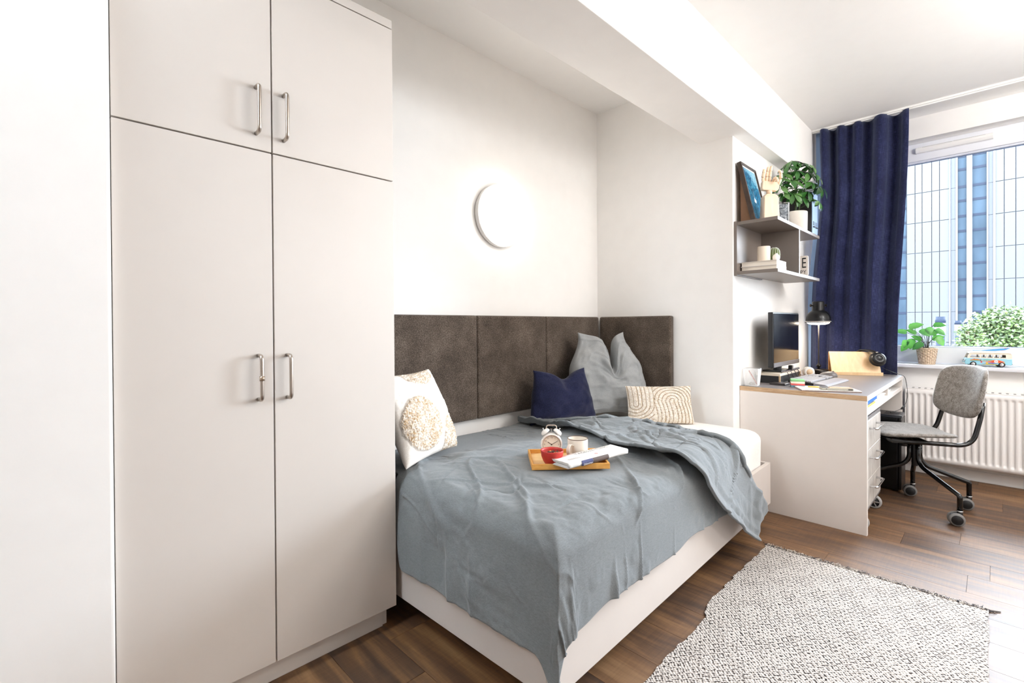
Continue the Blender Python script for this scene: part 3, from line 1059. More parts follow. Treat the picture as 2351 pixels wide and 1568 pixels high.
for za, zb_ in ((0.429, 0.588), (0.264, 0.427), (0.113, 0.262)):
    dr = B(px0 + 0.019, px1 - 0.019, py0 - 0.004, py1 - 0.03, za, zb_).build('drawer', M_pdr, pd, bevel=0.002)
    zm = (za + zb_) / 2 + 0.035
    MB().tube(fillet([(3.24, py0 - 0.003, zm), (3.24, py0 - 0.040, zm), (3.45, py0 - 0.040, zm), (3.45, py0 - 0.003, zm)], 0.012, 5), 0.0055, 10).build('handle', M_chrome, dr)
M_tyre = plain('pale_grey_tyre', (168, 166, 164), 0.55, var=0.04)


def big_wheel(x, y):
    w = MB()
    w.lathe([(0.032, -0.011), (0.040, -0.010), (0.0425, -0.004), (0.0425, 0.004), (0.040, 0.010), (0.032, 0.011), (0.031, 0.008), (0.031, -0.008), (0.032, -0.011)], (x, y, 0.043), 'x', 32)
    w.lathe([(0, -0.007), (0.031, -0.007), (0.031, 0.007), (0, 0.007)], (x, y, 0.043), 'x', 24, mi=1)
    w.lathe([(0, -0.012), (0.009, -0.012), (0.009, 0.012), (0, 0.012)], (x, y, 0.043), 'x', 16, mi=2)
    for k in range(6):
        an = k * PI / 3
        w.obox((x - 0.0085, y + 0.02 * math.cos(an), 0.043 + 0.02 * math.sin(an)), (0.001, 0, 0), (0, 0.010 * math.cos(an), 0.010 * math.sin(an)), (0, -0.003 * math.sin(an), 0.003 * math.cos(an)), mi=0)
    o = w.build('wheel', [M_tyre, M_black, M_steel], pd)
    b = MB()
    b.prism([(y - 0.006, 0.036), (y + 0.006, 0.036), (y + 0.03, 0.088), (y - 0.012, 0.088)], x - 0.0155, x - 0.0135, 'yz')
    b.prism([(y - 0.006, 0.036), (y + 0.006, 0.036), (y + 0.03, 0.088), (y - 0.012, 0.088)], x + 0.0135, x + 0.0155, 'yz')
    b.box(x - 0.0155, x + 0.0155, y - 0.014, y + 0.034, 0.0865, 0.0905).cyl((x, y + 0.01, 0.0905), (x, y + 0.01, 0.094), 0.012)
    b.build('fork', M_steel, o)


for x, y in ((3.16, 0.515), (3.57, 0.515), (3.16, 0.90), (3.57, 0.90)):
    big_wheel(x, y)

# ------------------------------------------------------------------ computer tower
pc = thing('computer_tower', 'black computer tower on the floor behind the swivel chair', 'computer', (4.1, 0.62, 0))
tw = MB()
tw.box(4.03, 4.225, 0.450, 0.88, 0.012, 0.488)
tw.build('case', plain('satin_black_case', (14, 14, 16), 0.3), pc, bevel=0.004)
tp = MB()
tp.prism([(4.03, 0.440), (4.04, 0.430), (4.215, 0.430), (4.225, 0.440), (4.225, 0.83), (4.03, 0.83)], 0.488, 0.508)
tp.build('top_panel', plain('grey_black_top', (44, 46, 52), 0.25), pc, bevel=0.004)
tg = MB()
for i in range(3):
    tg.box(4.07 + i * 0.045, 4.073 + i * 0.045, 0.45, 0.53, 0.508, 0.5095)
tg.build('top_groove', M_black, pc)
B(4.03, 4.225, 0.430, 0.4495, 0.012, 0.4875).build('front_panel', plain('front_black', (20, 20, 22), 0.35), pc, bevel=0.006)
ft = MB()
for x in (4.04, 4.19):
    for y in (0.45, 0.82):
        ft.box(x, x + 0.02, y, y + 0.03, 0, 0.012)
ft.build('foot', M_black, pc)
lg = MB()
put_text(lg, 'NOX', 0.045, (4.03, 0.60, 0.12), (0, -1, 0), (0, 0, 1), 0.001)
lg.build('logo', plain('logo_grey', (96, 96, 98), 0.5), pc)

# ------------------------------------------------------------------ swivel chair
CC = Vector((3.83, 0.345, 0))
TH_ = math.radians(31)
ch = thing('swivel_chair', 'grey felt swivel chair on a black tubular base with castors', 'chair', CC, TH_, world=False)
M_felt = NT('grey_felt')
n1 = M_felt.noise(M_felt.coord(), 260, 3, 0.7)
n2 = M_felt.noise(M_felt.coord(), 40, 3, 0.6)
ff = M_felt.math('ADD', M_felt.math('MULTIPLY', n1, 0.7), M_felt.math('MULTIPLY', n2, 0.3))
M_felt.set(Base_Color=M_felt.ramp(ff, [(0.36, c4((84, 78, 72))), (0.5, c4((138, 132, 126))), (0.64, c4((180, 176, 172)))]), Roughness=1.0, Specular_IOR_Level=0.1, Sheen_Weight=0.6, Sheen_Roughness=0.35)
M_felt.bump(n1, 0.4, 0.002)
M_felt = M_felt.m
n = 40
lin_ = np.linspace(-1, 1, n)
U, V = np.meshgrid(lin_, lin_, indexing='ij')


def disc(U, V, p=3.2):
    """square to rounded square"""
    m = np.maximum(np.abs(U), np.abs(V))
    q = (np.abs(U) ** p + np.abs(V) ** p) ** (1 / p)
    s = np.where(q > 1e-9, m / np.maximum(q, 1e-9), 1)
    return U * s, V * s


u_, v_ = disc(U, V)
edge = np.clip(1 - np.maximum(np.abs(U), np.abs(V)) ** 8, 0, 1) ** 0.5
ub, vb_ = disc(U, V, 5.5)
sx = 0.195 * u_ * (1 + 0.10 * v_)
sy = 0.022 + 0.205 * v_
zs = 0.452 + 0.012 * u_ ** 2 - 0.014 * np.clip(v_, 0, 1) ** 3 - 0.012 * np.clip(-v_, 0, 1) ** 2 * (1 - u_ ** 2)
st = MB()
st.grid(np.stack([sx, sy, zs + 0.016 * edge], -1)).grid(np.stack([sx, sy, zs - 0.014 * edge], -1)[::-1])
st.build('seat', M_felt, ch, weld=True)
u_, v_ = ub, vb_
bx = 0.222 * u_ * (1 - 0.05 * np.clip(v_, 0, 1))
bz = 0.715 + 0.137 * v_ - 0.02 * (1 - u_ ** 2) * np.clip(-v_, 0, 1) ** 2 + 0.014 * (1 - u_ ** 2) * np.clip(v_, 0, 1) ** 2
by = -0.262 - 0.050 * v_ + 0.060 * u_ ** 2 * (0.6 + 0.4 * v_)
bk = MB()
bk.grid(np.stack([bx, by - 0.014 * edge, bz], -1)).grid(np.stack([bx, by + 0.022 * edge, bz], -1)[::-1])
bk.build('backrest', M_felt, ch, weld=True)
rT = 0.0125
fr_ = MB()
for s in (-1, 1):
    fr_.tube(fillet([(s * 0.17, 0.20, 0.424), (s * 0.180, -0.195, 0.414), (s * 0.172, -0.240, 0.585), (s * 0.150, -0.262, 0.66)], 0.075, 8), rT, 12)
fr_.tube(fillet([(-0.17, 0.19, 0.421), (0.17, 0.19, 0.421)], 0.02), rT, 10)
fr_.tube([(-0.17, 0.02, 0.419), (0.17, 0.02, 0.419)], 0.010, 10)
fr_.build('seat_frame', M_blackg, ch)
MB().cyl((0, 0.06, 0.36), (0, 0.06, 0.425), 0.022, seg=20).cyl((0, 0.0, 0.24), (0, 0.0, 0.37), 0.016, seg=16).obox((0, 0.03, 0.40), (0.06, 0, 0), (0, 0.07, 0), (0, 0, 0.008)).build('swivel_plate', M_black, ch, bevel=0.001)
ends = [Vector((3.59, 0.131, 0)), Vector((3.935, 0.103, 0)), Vector((4.0, 0.370, 0)), Vector((3.74, 0.60, 0))]
Rm = Matrix.Rotation(-TH_, 3, 'Z')
for e in ends:
    q = Rm @ (e - CC)
    dr_ = q.normalized()
    a = dr_ * 0.026
    lg_ = MB().tube(fillet([(a.x, a.y, 0.405), (a.x, a.y, 0.255), (q.x * 0.92, q.y * 0.92, 0.172), (q.x, q.y, 0.165), (q.x, q.y, 0.082)], 0.06, 8), rT, 12)
    lo = lg_.build('leg', M_blackg, ch)
    an = math.atan2(-0.25, -0.97) - TH_
    ax = Vector((math.cos(an), math.sin(an), 0))
    cpos = Vector((q.x, q.y, 0.036)) - Vector((-ax.y, ax.x, 0)) * 0.016
    cs = MB()
    X = Matrix.Translation(cpos) @ Matrix.Rotation(an, 4, 'Z')
    cs.xf = X
    for s in (-1, 1):
        cs.lathe([(0, s * 0.030), (0.024, s * 0.029), (0.028, s * 0.026), (0.028, s * 0.012), (0, s * 0.010)], (0, 0, 0), 'x', 24, mi=0)
        cs.lathe([(0.026, s * 0.0275), (0.0345, s * 0.025), (0.036, s * 0.020), (0.036, s * 0.014), (0.033, s * 0.011), (0.026, s * 0.012)], (0, 0, 0), 'x', 28, mi=1)
    cs.box(-0.009, 0.009, -0.022, 0.022, -0.01, 0.026)
    cs.xf = None
    cs.cyl((q.x, q.y, 0.046), (q.x, q.y, 0.086), 0.013, seg=14, mi=0).cyl((q.x, q.y, 0.078), (q.x, q.y, 0.084), 0.0145, seg=14, mi=2)
    cs.build('castor', [M_black, M_gdark, M_chrome], lo)

# ------------------------------------------------------------------ radiator
M_rad = plain('radiator_white', (250, 247, 245), 0.35, var=0.01)
rd = thing('radiator', 'long white panel radiator with vertical ribs below the window sill', 'radiator', (4.62, -0.3, 0.11))
y0, y1, z0, z1 = -1.1, 0.465, 0.112, 0.635
npit = int((y1 - y0) / 0.035)
ys = np.linspace(y0, y1, npit * 8 + 1)
zz = np.concatenate([[z0], z0 + np.array([0.004, 0.028, 0.034, 0.042, 0.05]), np.linspace(z0 + 0.08, z1 - 0.08, 5), z1 - np.array([0.05, 0.042, 0.034, 0.028, 0.004]), [z1]])
ph = (ys - y0) / 0.035 * 2 * PI
rib = sstep(-0.25, 0.35, np.sin(ph))
zm = sstep(z0 + 0.03, z0 + 0.045, zz) * sstep(z1 - 0.03, z1 - 0.045, zz)
dep = 4.572 + 0.010 * (1 - rib)[:, None] * zm[None, :]
dep[:, 0] += 0.012
dep[:, -1] += 0.006
P = np.stack([dep, np.repeat(ys[:, None], len(zz), 1), np.repeat(zz[None, :], len(ys), 0)], -1)
MB().grid(P[:, ::-1]).build('front_panel', M_rad, rd)
B(4.584, 4.655, y0, y1, z0 + 0.004, z1 - 0.002).build('body', M_rad, rd)
B(4.574, 4.657, y0, y1 + 0.002, z1, z1 + 0.006).build('top_grille', M_rad, rd, bevel=0.002)
B(4.574, 4.657, y1, y1 + 0.004, z0, z1).build('side_cover', M_rad, rd, bevel=0.001)
sl = MB()
k = 0
for i in range(npit):
    yy = y0 + 0.012 + i * 0.035
    sl.box(4.588, 4.604, yy, yy + 0.013, z1 + 0.0055, z1 + 0.0066).box(4.626, 4.642, yy, yy + 0.013, z1 + 0.0055, z1 + 0.0066)
sl.build('grille_slots', M_ink, rd, kind='stuff')
br = MB()
for yy in (-0.7, 0.2):
    br.box(4.655, 4.6785, yy, yy + 0.03, 0.3, 0.33)
br.build('bracket', M_white, rd)

# ------------------------------------------------------------------ curtain and its track
simple('curtain_track', MB().box(4.385, 4.425, YO + 0.01, YBEAM - 0.002, 2.656, ZC - 0.0005).box(4.398, 4.412, YO + 0.01, YBEAM - 0.002, 2.648, 2.656), M_white, 'white double curtain track running along the ceiling before the window', 'curtain track')
cu = thing('curtain', 'floor-length navy curtain gathered beside the window', 'curtain', (4.47, 0.75, 0.03))
nz_, ny_ = 70, 420
zc = np.linspace(2.652, 0.06, nz_)
ss = np.linspace(0, 1, ny_)
fold_c = np.array([0.03, 0.12, 0.25, 0.34, 0.43, 0.55, 0.69, 0.84, 0.965])
P = np.zeros((ny_, nz_, 3))
for j, z in enumerate(zc):
    q = float(sstep(2.65, 0.74, z))
    yl = 1.005 + 0.075 * float(sstep(2.3, 1.2, z))
    yr = 0.425 + 0.080 * q
    xc = 4.405 + 0.115 * float(sstep(2.66, 0.9, z))
    ph = np.interp(ss, [0, .10, .20, .30, .39, .47, .58, .72, .86, 1.0], np.arange(10) * PI * 1.0) + 0.22 * np.sin(z * 2.1 + ss * 5) * (1 - 0.7 * (z > 2.5))
    amp = (0.034 + 0.020 * (1 - q * 0.4)) * (0.8 + 0.35 * np.sin(ss * 9 + 1))
    w = np.cos(ph)
    w = np.sign(w) * np.abs(w) ** 0.75
    P[:, j, 0] = xc + amp * w + 0.004 * vnoise(ss * 20, np.full(ny_, z * 3), 4)
    P[:, j, 1] = yl + (yr - yl) * ss + 0.012 * np.sin(2 * ph) * q
    P[:, j, 2] = z
P[:, :, 0] = np.clip(P[:, :, 0] + 0.008, np.where(zc < 0.80, 4.4785, 0)[None, :], 4.565)
t = NT('navy_curtain_linen')
a1 = t.noise(t.coord((1, 40, 900)), 1.0, 3, 0.6)
a2 = t.noise(t.coord((1, 700, 25)), 1.0, 3, 0.6)
a3 = t.noise(t.coord(), 4, 3)
ff = t.math('ADD', t.math('MULTIPLY', t.math('ADD', a1, a2), 0.40), t.math('MULTIPLY', a3, 0.2))
t.set(Base_Color=t.ramp(ff, [(0.36, c4((16, 18, 38))), (0.5, c4((31, 35, 68))), (0.64, c4((70, 76, 116)))]), Roughness=0.9, Specular_IOR_Level=0.15, Sheen_Weight=0.3, Sheen_Tint=(0.6, 0.7, 1, 1))
t.bump(t.math('ADD', a1, a2), 0.3, 0.002)
MB().grid(P).build('fabric', t.m, cu, solid=0.0022)
M_lin = plain('pale_blue_lining', (150, 178, 216), 0.9, spec=0.1)
P2 = P[:40].copy()
P2[:, :, 0] = 4.44 + 0.115 * sstep(2.66, 0.9, zc)[None, :] + 0.006
P2[:, :, 1] = (1.013 + 0.085 * sstep(2.3, 1.2, zc))[None, :] - np.linspace(0, 0.09, 40)[:, None]
P2[:, :, 1] = np.minimum(P2[:, :, 1], np.where(zc > ZB - 0.01, 1.025, 1.105)[None, :])
MB().grid(P2).build('lining', M_lin, cu, solid=0.0015)

# ------------------------------------------------------------------ rug
RX0, RX1, RY0, RY1 = 0.85, 2.592, 0.012, 0.822
nx_, ny_ = 170, 90
xs = np.linspace(RX0, RX1, nx_)
ysr = np.linspace(0, 1, ny_)
X, Q = np.meshgrid(xs, ysr, indexing='ij')
left = RY1 - 0.012 - 0.035 * sstep(1.9, 1.75, X) + 0.006 * vnoise(X * 40, X * 0, 3)
right = RY0 + 0.003 * vnoise(X * 40, X * 0 + 5, 3)
Y = right + (left - right) * Q
X2 = X + 0.012 * (X > RX1 - 0.02) * vnoise(Q * 20, Q * 0, 6)
Z = 0.0065 + 0.0012 * fbm(X * 6, Y * 6, 2, 9) + 0.0008 * vnoise(X * 70, Y * 70, 4)
t = NT('woven_black_white_rug')
v0 = t.coord()
wv = t.n('ShaderNodeVectorMath', {0: v0, 1: t.n('ShaderNodeVectorMath', {0: t.n('ShaderNodeTexNoise', {'Vector': v0, 'Scale': 34.0}).outputs[1], 1: (0.013, 0.013, 0)}, operation='MULTIPLY').outputs[0]}, operation='ADD').outputs[0]
sep = t.n('ShaderNodeSeparateXYZ', {0: wv})


def tri(sock, period):
    return t.math('ABSOLUTE', t.math('SUBTRACT', t.math('FRACT', t.math('DIVIDE', sock, period)), 0.5))


dm = t.math('ADD', tri(sep.outputs[0], 0.040), tri(sep.outputs[1], 0.032))
rings = t.math('SINE', t.math('MULTIPLY', dm, 2 * PI * 2.0))
dash = t.math('MULTIPLY', t.math('SINE', t.math('MULTIPLY', sep.outputs[0], 2 * PI / 0.0125)), t.math('SINE', t.math('MULTIPLY', sep.outputs[1], 2 * PI / 0.0145)))
nn = t.noise(v0, 60, 2)
sc_ = t.math('ADD', t.math('ADD', t.math('MULTIPLY', rings, 0.46), t.math('MULTIPLY', dash, 0.46)), t.math('MULTIPLY', t.math('SUBTRACT', nn, 0.5), 0.9))
msk = t.ramp(sc_, [(0.30, (0, 0, 0, 1)), (0.42, (1, 1, 1, 1))])
yarn = t.noise(t.coord((160, 160, 1)), 1.0, 2)
white = t.ramp(yarn, [(0.3, c4((178, 170, 163))), (0.7, c4((216, 209, 203)))])
big_ = t.noise(v0, 1.7, 2)
dark = t.ramp(big_, [(0.35, c4((34, 30, 30))), (0.65, c4((70, 64, 62)))])
t.set(Base_Color=t.mix(msk, white, dark), Roughness=1.0, Specular_IOR_Level=0.1)
t.bump(t.math('ADD', yarn, dash), 0.5, 0.004)
M_rug = t.m
rug = thing('rug', 'black and white woven rug with a fringed end on the plank floor', 'rug', (1.9, 0.4, 0))
rm = MB().grid(np.stack([X2, Y, Z], -1))
rm.grid(np.stack([X2, Y, Z * 0 + 0.0006], -1)[::-1])
rm.build('weave', M_rug, rug)
M_fr = NT('fringe_yarn')
M_fr.set(Base_Color=M_fr.ramp(M_fr.n('ShaderNodeNewGeometry').outputs['Random Per Island'], [(0.0, c4((52, 50, 60))), (0.45, c4((120, 112, 106))), (1.0, c4((226, 216, 204)))]), Roughness=1.0)
fm = MB()
for i in range(420):
    yy = random.uniform(RY0 + 0.002, RY1 - 0.016)
    x = RX1 - 0.008
    L_ = random.uniform(0.018, 0.042)
    a = random.gauss(0, 0.55)
    pts = [(x, yy, 0.007)]
    for k in range(1, 5):
        a += random.gauss(0, 0.45)
        pts.append((pts[-1][0] + L_ / 4 * math.cos(a), pts[-1][1] + L_ / 4 * math.sin(a), max(0.0015, 0.007 + random.uniform(-0.004, 0.007) - 0.001 * k)))
    fm.tube(pts, [0.0013, 0.0013, 0.0012, 0.001, 0.0007], 5)
fm.tube([(RX1 - 0.006, RY0 + 0.02, 0.006), (RX1 + 0.015, RY0 - 0.01, 0.004), (RX1 + 0.03, RY0 - 0.032, 0.003)], [0.004, 0.0035, 0.002], 6)
for i in range(12):
    yy = RY1 - 0.016 + random.uniform(-0.01, 0.005)
    fm.tube([(RX1 - 0.01, yy, 0.006), (RX1 + random.uniform(0.0, 0.03), yy + random.uniform(0.0, 0.02), 0.005)], [0.0015, 0.0008], 5)
fm.build('fringe', M_fr.m, rug, kind='stuff')

# ================================================================== ON THE DESK
DZ = ZD + 0.0003
# monitor
mo_ = thing('monitor', 'black flat computer monitor against the wall on the desk', 'monitor', (3.55, 1.02, DZ))
B(3.272, 3.832, 0.984, 1.014, 0.843, 1.198).build('back_cover', plain('monitor_black', (20, 19, 20), 0.35), mo_, bevel=0.004)
M_screen = NT('dark_glossy_screen')
dn = M_screen.n('ShaderNodeTexVoronoi', {'Vector': M_screen.coord(), 'Scale': 170.0}).outputs[0]
M_screen.set(Base_Color=M_screen.ramp(dn, [(0.0, c4((70, 72, 80))), (0.13, c4((9, 10, 16))), (1.0, c4((7, 8, 14)))]), Roughness=0.12, Specular_IOR_Level=0.6)
B(3.281, 3.823, 0.9815, 0.9838, 0.874, 1.190).build('screen', M_screen.m, mo_)
B(3.276, 3.828, 0.979, 0.9838, 0.846, 0.8725).build('lower_bezel', plain('bezel_grey', (88, 84, 86), 0.4, metal=0.3), mo_, bevel=0.001)
s = MB()
s.prism([(1.014, 0.90), (1.014, 1.06), (1.040, 1.04), (1.052, 0.81), (1.03, 0.81)], 3.50, 3.60, 'yz')
s.box(3.44, 3.66, 0.985, 1.100, 0.8042, 0.814)
s.build('stand', M_black, mo_, bevel=0.002)
# riser with black drawer
rs = thing('monitor_riser', 'cream topped riser with a black front under the monitor', 'riser', (3.55, 0.95, DZ))
B(3.335, 3.80, 0.962, 1.106, 0.788, 0.803).build('top', plain('cream_board', (226, 212, 192), 0.5), rs, bevel=0.001)
B(3.336, 3.348, 0.970, 1.106, DZ, 0.788).build('side', M_black, rs)
B(3.335, 3.348, 0.962, 0.9698, DZ, 0.788).build('side_edge', plain('tan_board', (190, 160, 122), 0.5), rs)
B(3.788, 3.80, 0.962, 1.106, DZ, 0.788).build('side', plain('tan_board2', (190, 160, 122), 0.5), rs)
B(3.349, 3.787, 0.972, 1.10, DZ + 0.001, 0.787).build('drawer', M_black, rs)
# slim dark tablet in front of the riser
simple('drawing_tablet', MB().obox((3.31, 0.952, DZ + 0.006), (0.055, -0.004, 0), (0.002, 0.045, 0), (0, 0, 0.0055)), [plain('dark_brown_slab', (48, 40, 40), 0.35)], 'slim dark slab lying flat between riser and sticky notes', 'tablet', bevel=0.002)
# cables
cb = MB()
for k in range(4):
    x = 3.40 + 0.08 * k
    cb.tube(spline([(x, 0.974, 0.8055), (x + 0.05, 0.957, 0.812), (x + 0.10, 0.951, 0.80 - 0.03), (x + 0.16, 0.950, 0.76), (x + 0.20, 0.952, 0.75), (x + 0.24, 0.945, 0.7455)], 6), 0.0024, 6)
simple('cable_bundle', cb, plain('mauve_cable', (96, 78, 78), 0.5), 'tangle of thin cables hanging over the riser front', 'cables')
wc = thing('webcam', 'small black webcam with a bent arm lying on the riser', 'webcam', (3.6, 0.93, 0.803))
MB().obox((3.60, 0.972, 0.826), (0.016, 0, 0), (0, 0.012, 0), (0.003, 0, 0.016)).build('head', M_black, wc, bevel=0.003)
MB().tube(spline([(3.60, 0.972, 0.811), (3.69, 0.971, 0.811), (3.775, 0.970, 0.811)], 5), 0.0075, 8).build('arm', plain('dark_slate', (50, 56, 66), 0.4), wc)
tr_ = thing('tape_roll', 'white round tape roll with beige core standing beside the monitor', 'tape', (3.885, 0.935, DZ))
X = Matrix.Translation((3.885, 0.935, DZ + 0.0372)) @ Matrix.Rotation(0.75, 4, 'Z')
m = MB()
m.xf = X
m.lathe([(0.022, -0.014), (0.036, -0.014), (0.0365, 0.014), (0.022, 0.014), (0.022, -0.014)], axis='x', seg=32)
m.build('roll', M_paper, tr_)
m = MB()
m.xf = X
m.lathe([(0, -0.015), (0.0215, -0.015), (0.0215, 0.011), (0, 0.011)], axis='x', seg=32)
m.build('core', plain('beige_core', (226, 196, 160), 0.6), tr_)

# desk lamp
M_bronze = plain('dark_bronze_black', (34, 29, 26), 0.3, metal=0.6)
M_shade = plain('satin_black_shade', (30, 30, 31), 0.28, metal=0.5, spec=0.6)
dl = thing('desk_lamp', 'black metal dome desk lamp lit on the desk before the curtain', 'lamp', (4.2, 0.945, DZ))
lx, ly = 4.2, 0.945
MB().lathe([(0, DZ), (0.066, DZ), (0.068, DZ + 0.004), (0.068, DZ + 0.030), (0.062, DZ + 0.036), (0, DZ + 0.038)], (lx, ly, 0), seg=40).build('base', M_bronze, dl)
MB().lathe([(0, DZ + 0.036), (0.010, DZ + 0.038), (0.008, DZ + 0.045), (0.016, DZ + 0.055), (0.017, DZ + 0.063), (0.009, DZ + 0.072), (0.0055, DZ + 0.085), (0.0048, 1.20), (0, 1.20)], (lx + 0.012, ly, 0), seg=20).build('stem', M_bronze, dl)
sh = MB()
prof = [(0.088, 1.131), (0.0885, 1.135), (0.084, 1.138), (0.0835, 1.152), (0.080, 1.174), (0.072, 1.194), (0.059, 1.211), (0.047, 1.220), (0.0425, 1.223), (0.0425, 1.229), (0.041, 1.231), (0.041, 1.285), (0.036, 1.292), (0, 1.294)]
inn = [(0, 1.220), (0.042, 1.217), (0.056, 1.208), (0.069, 1.191), (0.077, 1.172), (0.081, 1.150), (0.0865, 1.1325)]
sh.lathe(prof, (lx, ly, 0), seg=48)
shd = sh.build('shade', M_shade, dl)
MB().lathe(inn[::-1], (lx, ly, 0), seg=48).build('reflector', plain('white_reflector', (236, 230, 222), 0.4), shd)
for sgn in (1, -1):
    kn = MB()
    e = Vector((0.64, -0.77, 0)) * sgn
    kn.tube([Vector((lx, ly, 1.262)) + e * 0.040, Vector((lx, ly, 1.262)) + e * 0.052], 0.005, 10).tube([Vector((lx, ly, 1.262)) + e * 0.052, Vector((lx, ly, 1.262)) + e * 0.058], 0.011, 14)
    kn.build('knob', M_bronze, shd)
bl_ = MB().ball((lx, ly, 1.158), 0.024, seg=20, rings=12)
bl_.lathe([(0, 1.114), (0.045, 1.1165), (0.068, 1.124), (0.078, 1.134), (0.076, 1.1375), (0, 1.139)], (lx, ly, 0), seg=40)
bl_.cyl((lx, ly, 1.178), (lx, ly, 1.22), 0.014)
bl_.build('bulb', emit('bulb_glow', (1.0, 0.86, 0.70), DESK_LAMP), dl)

# plywood tablet stand
M_ply = wood('light_plywood', (218, 178, 128), (240, 212, 170), (2, 2, 0.6), 0.4)
M_plyd = wood('plywood_inside', (196, 138, 78), (220, 168, 106), (3, 3, 12), 0.45)
ts = thing('tablet_stand', 'folded plywood tablet stand with lip at the desk end', 'stand', (4.26, 0.71, DZ))
a = Vector((4.178, 0.850, 0))
e = (Vector((4.338, 0.574, 0)) - a).normalized()
nrm = Vector((-e.y, e.x, 0))
if nrm.x < 0:
    nrm = -nrm
LN = 0.318


def strip(prof, l0, l1, mb, mi=0):
    """profile [(depth, z)] extruded along the stand"""
    vs, k = [], len(prof)
    for l in (l0, l1):
        vs += [a + e * l + nrm * q + Vector((0, 0, z)) for q, z in prof]
    return mb.add(vs, [tuple(range(k)), tuple(range(2 * k - 1, k - 1, -1))] + [(i, k + i, k + (i + 1) % k, (i + 1) % k) for i in range(k)], mi=mi)


t5 = 0.006
front = [(0.004, DZ + 0.006), (0.06, 0.905), (0.066, 0.911), (0.073, 0.911), (0.066, 0.900), (0.011, DZ + 0.004)]
strip(front, 0, LN, MB()).build('front_panel', M_ply, ts, bevel=0.001)
back = [(0.073, 0.911), (0.078, 0.905), (0.086, DZ), (0.080, DZ), (0.070, 0.90)]
strip(back, 0, LN, MB()).build('back_panel', M_plyd, ts, bevel=0.001)
lip = [(-0.014, DZ), (0.011, DZ), (0.011, DZ + 0.0045), (-0.008, DZ + 0.006), (-0.008, DZ + 0.024), (-0.014, DZ + 0.024)]
strip(lip, 0, LN + 0.004, MB()).build('lip', M_ply, ts, bevel=0.0012)

# headphones hooked over the stand
hp = thing('headphones', 'black over-ear headphones hung over the plywood stand', 'headphones', (4.28, 0.60, 0.80))
c0 = a + e * 0.285 + Vector((0, 0, 0.858)) - nrm * 0.012
tilt = (Vector((0, 0, 1)) * 0.42 - nrm * 0.9).normalized()
pc_ = c0 + tilt * 0.012
Xc = Matrix.Translation(c0) @ tilt.to_track_quat('Z', 'Y').to_matrix().to_4x4()
m = MB()
m.xf = Xc
m.lathe([(0, -0.014), (0.030, -0.014), (0.050, -0.008), (0.053, 0.002), (0.048, 0.010), (0.040, 0.013)], seg=36)
m.build('ear_cushion', plain('matte_black_leather', (26, 25, 25), 0.5), hp)
m = MB()
m.xf = Xc
m.lathe([(0.046, 0.008), (0.047, 0.020), (0.044, 0.030), (0.030, 0.037), (0.022, 0.038), (0.021, 0.036), (0, 0.036)], seg=36)
cup = m.build('ear_cup', plain('satin_black', (20, 20, 21), 0.3), hp)
m = MB()
m.xf = Xc
m.lathe([(0.021, 0.0375), (0.0225, 0.0390), (0.024, 0.0375)], seg=36)
m.build('trim_ring', plain('dark_chrome', (80, 80, 82), 0.25, metal=0.8), cup)
# band over the top, far ear cup behind
top = a + e * 0.235 + nrm * 0.068 + Vector((0, 0, 0.918))
far = a + e * 0.20 + nrm * 0.125 + Vector((0, 0, 0.865))
bp = spline([c0 + Vector((0, 0, 0.044)) + nrm * 0.012, a + e * 0.268 + nrm * 0.030 + Vector((0, 0, 0.918)), top + Vector((0, 0, 0.006)), a + e * 0.215 + nrm * 0.10 + Vector((0, 0, 0.915)), far + Vector((0, 0, 0.02))], 8)
vs, fs = [], []
for i, q in enumerate(bp):
    t_ = (bp[min(i + 1, len(bp) - 1)] - bp[max(i - 1, 0)]).normalized()
    w = (e - t_ * e.dot(t_)).normalized()
    nn_ = t_.cross(w)
    for (x, y) in ((-0.017, 0), (-0.012, 0.006), (0.012, 0.006), (0.017, 0), (0.012, -0.004), (-0.012, -0.004)):
        vs.append(q + w * x + nn_ * y)
for i in range(len(bp) - 1):
    for k in range(6):
        fs.append((i * 6 + k, i * 6 + (k + 1) % 6, (i + 1) * 6 + (k + 1) % 6, (i + 1) * 6 + k))
MB().add(vs, fs, True).build('headband', plain('headband_black', (30, 27, 25), 0.5), hp)
MB().tube([c0 + Vector((0, 0, 0.045)) + nrm * 0.010 + e * 0.004, c0 + Vector((0, 0, 0.056)) + nrm * 0.013 + e * 0.002], 0.007, 10).build('hinge', M_steel, hp)
m = MB()
m.xf = Matrix.Translation(far) @ (nrm + Vector((0, 0, 0.1))).normalized().to_track_quat('Z', 'Y').to_matrix().to_4x4()
m.lathe([(0, -0.016), (0.040, -0.014), (0.046, 0.0), (0.044, 0.016), (0.03, 0.024), (0, 0.026)], seg=24)
m.build('ear_cup', M_black, hp)
cp = spline([c0 + Vector((0, 0, -0.048)) + tilt * 0.012, (4.31, 0.53, 0.782), (4.36, 0.485, 0.757), (4.385, 0.452, 0.738), (4.392, 0.440, 0.68), (4.36, 0.432, 0.60), (4.26, 0.438, 0.545)], 8)
MB().tube(cp, 0.0018, 6).tube([(4.26, 0.438, 0.545), (4.215, 0.45, 0.530)], 0.006, 8).tube(spline([(4.215, 0.45, 0.530), (4.17, 0.47, 0.520), (4.12, 0.50, 0.5105)], 5), 0.0018, 6).build('cable', M_black, hp)

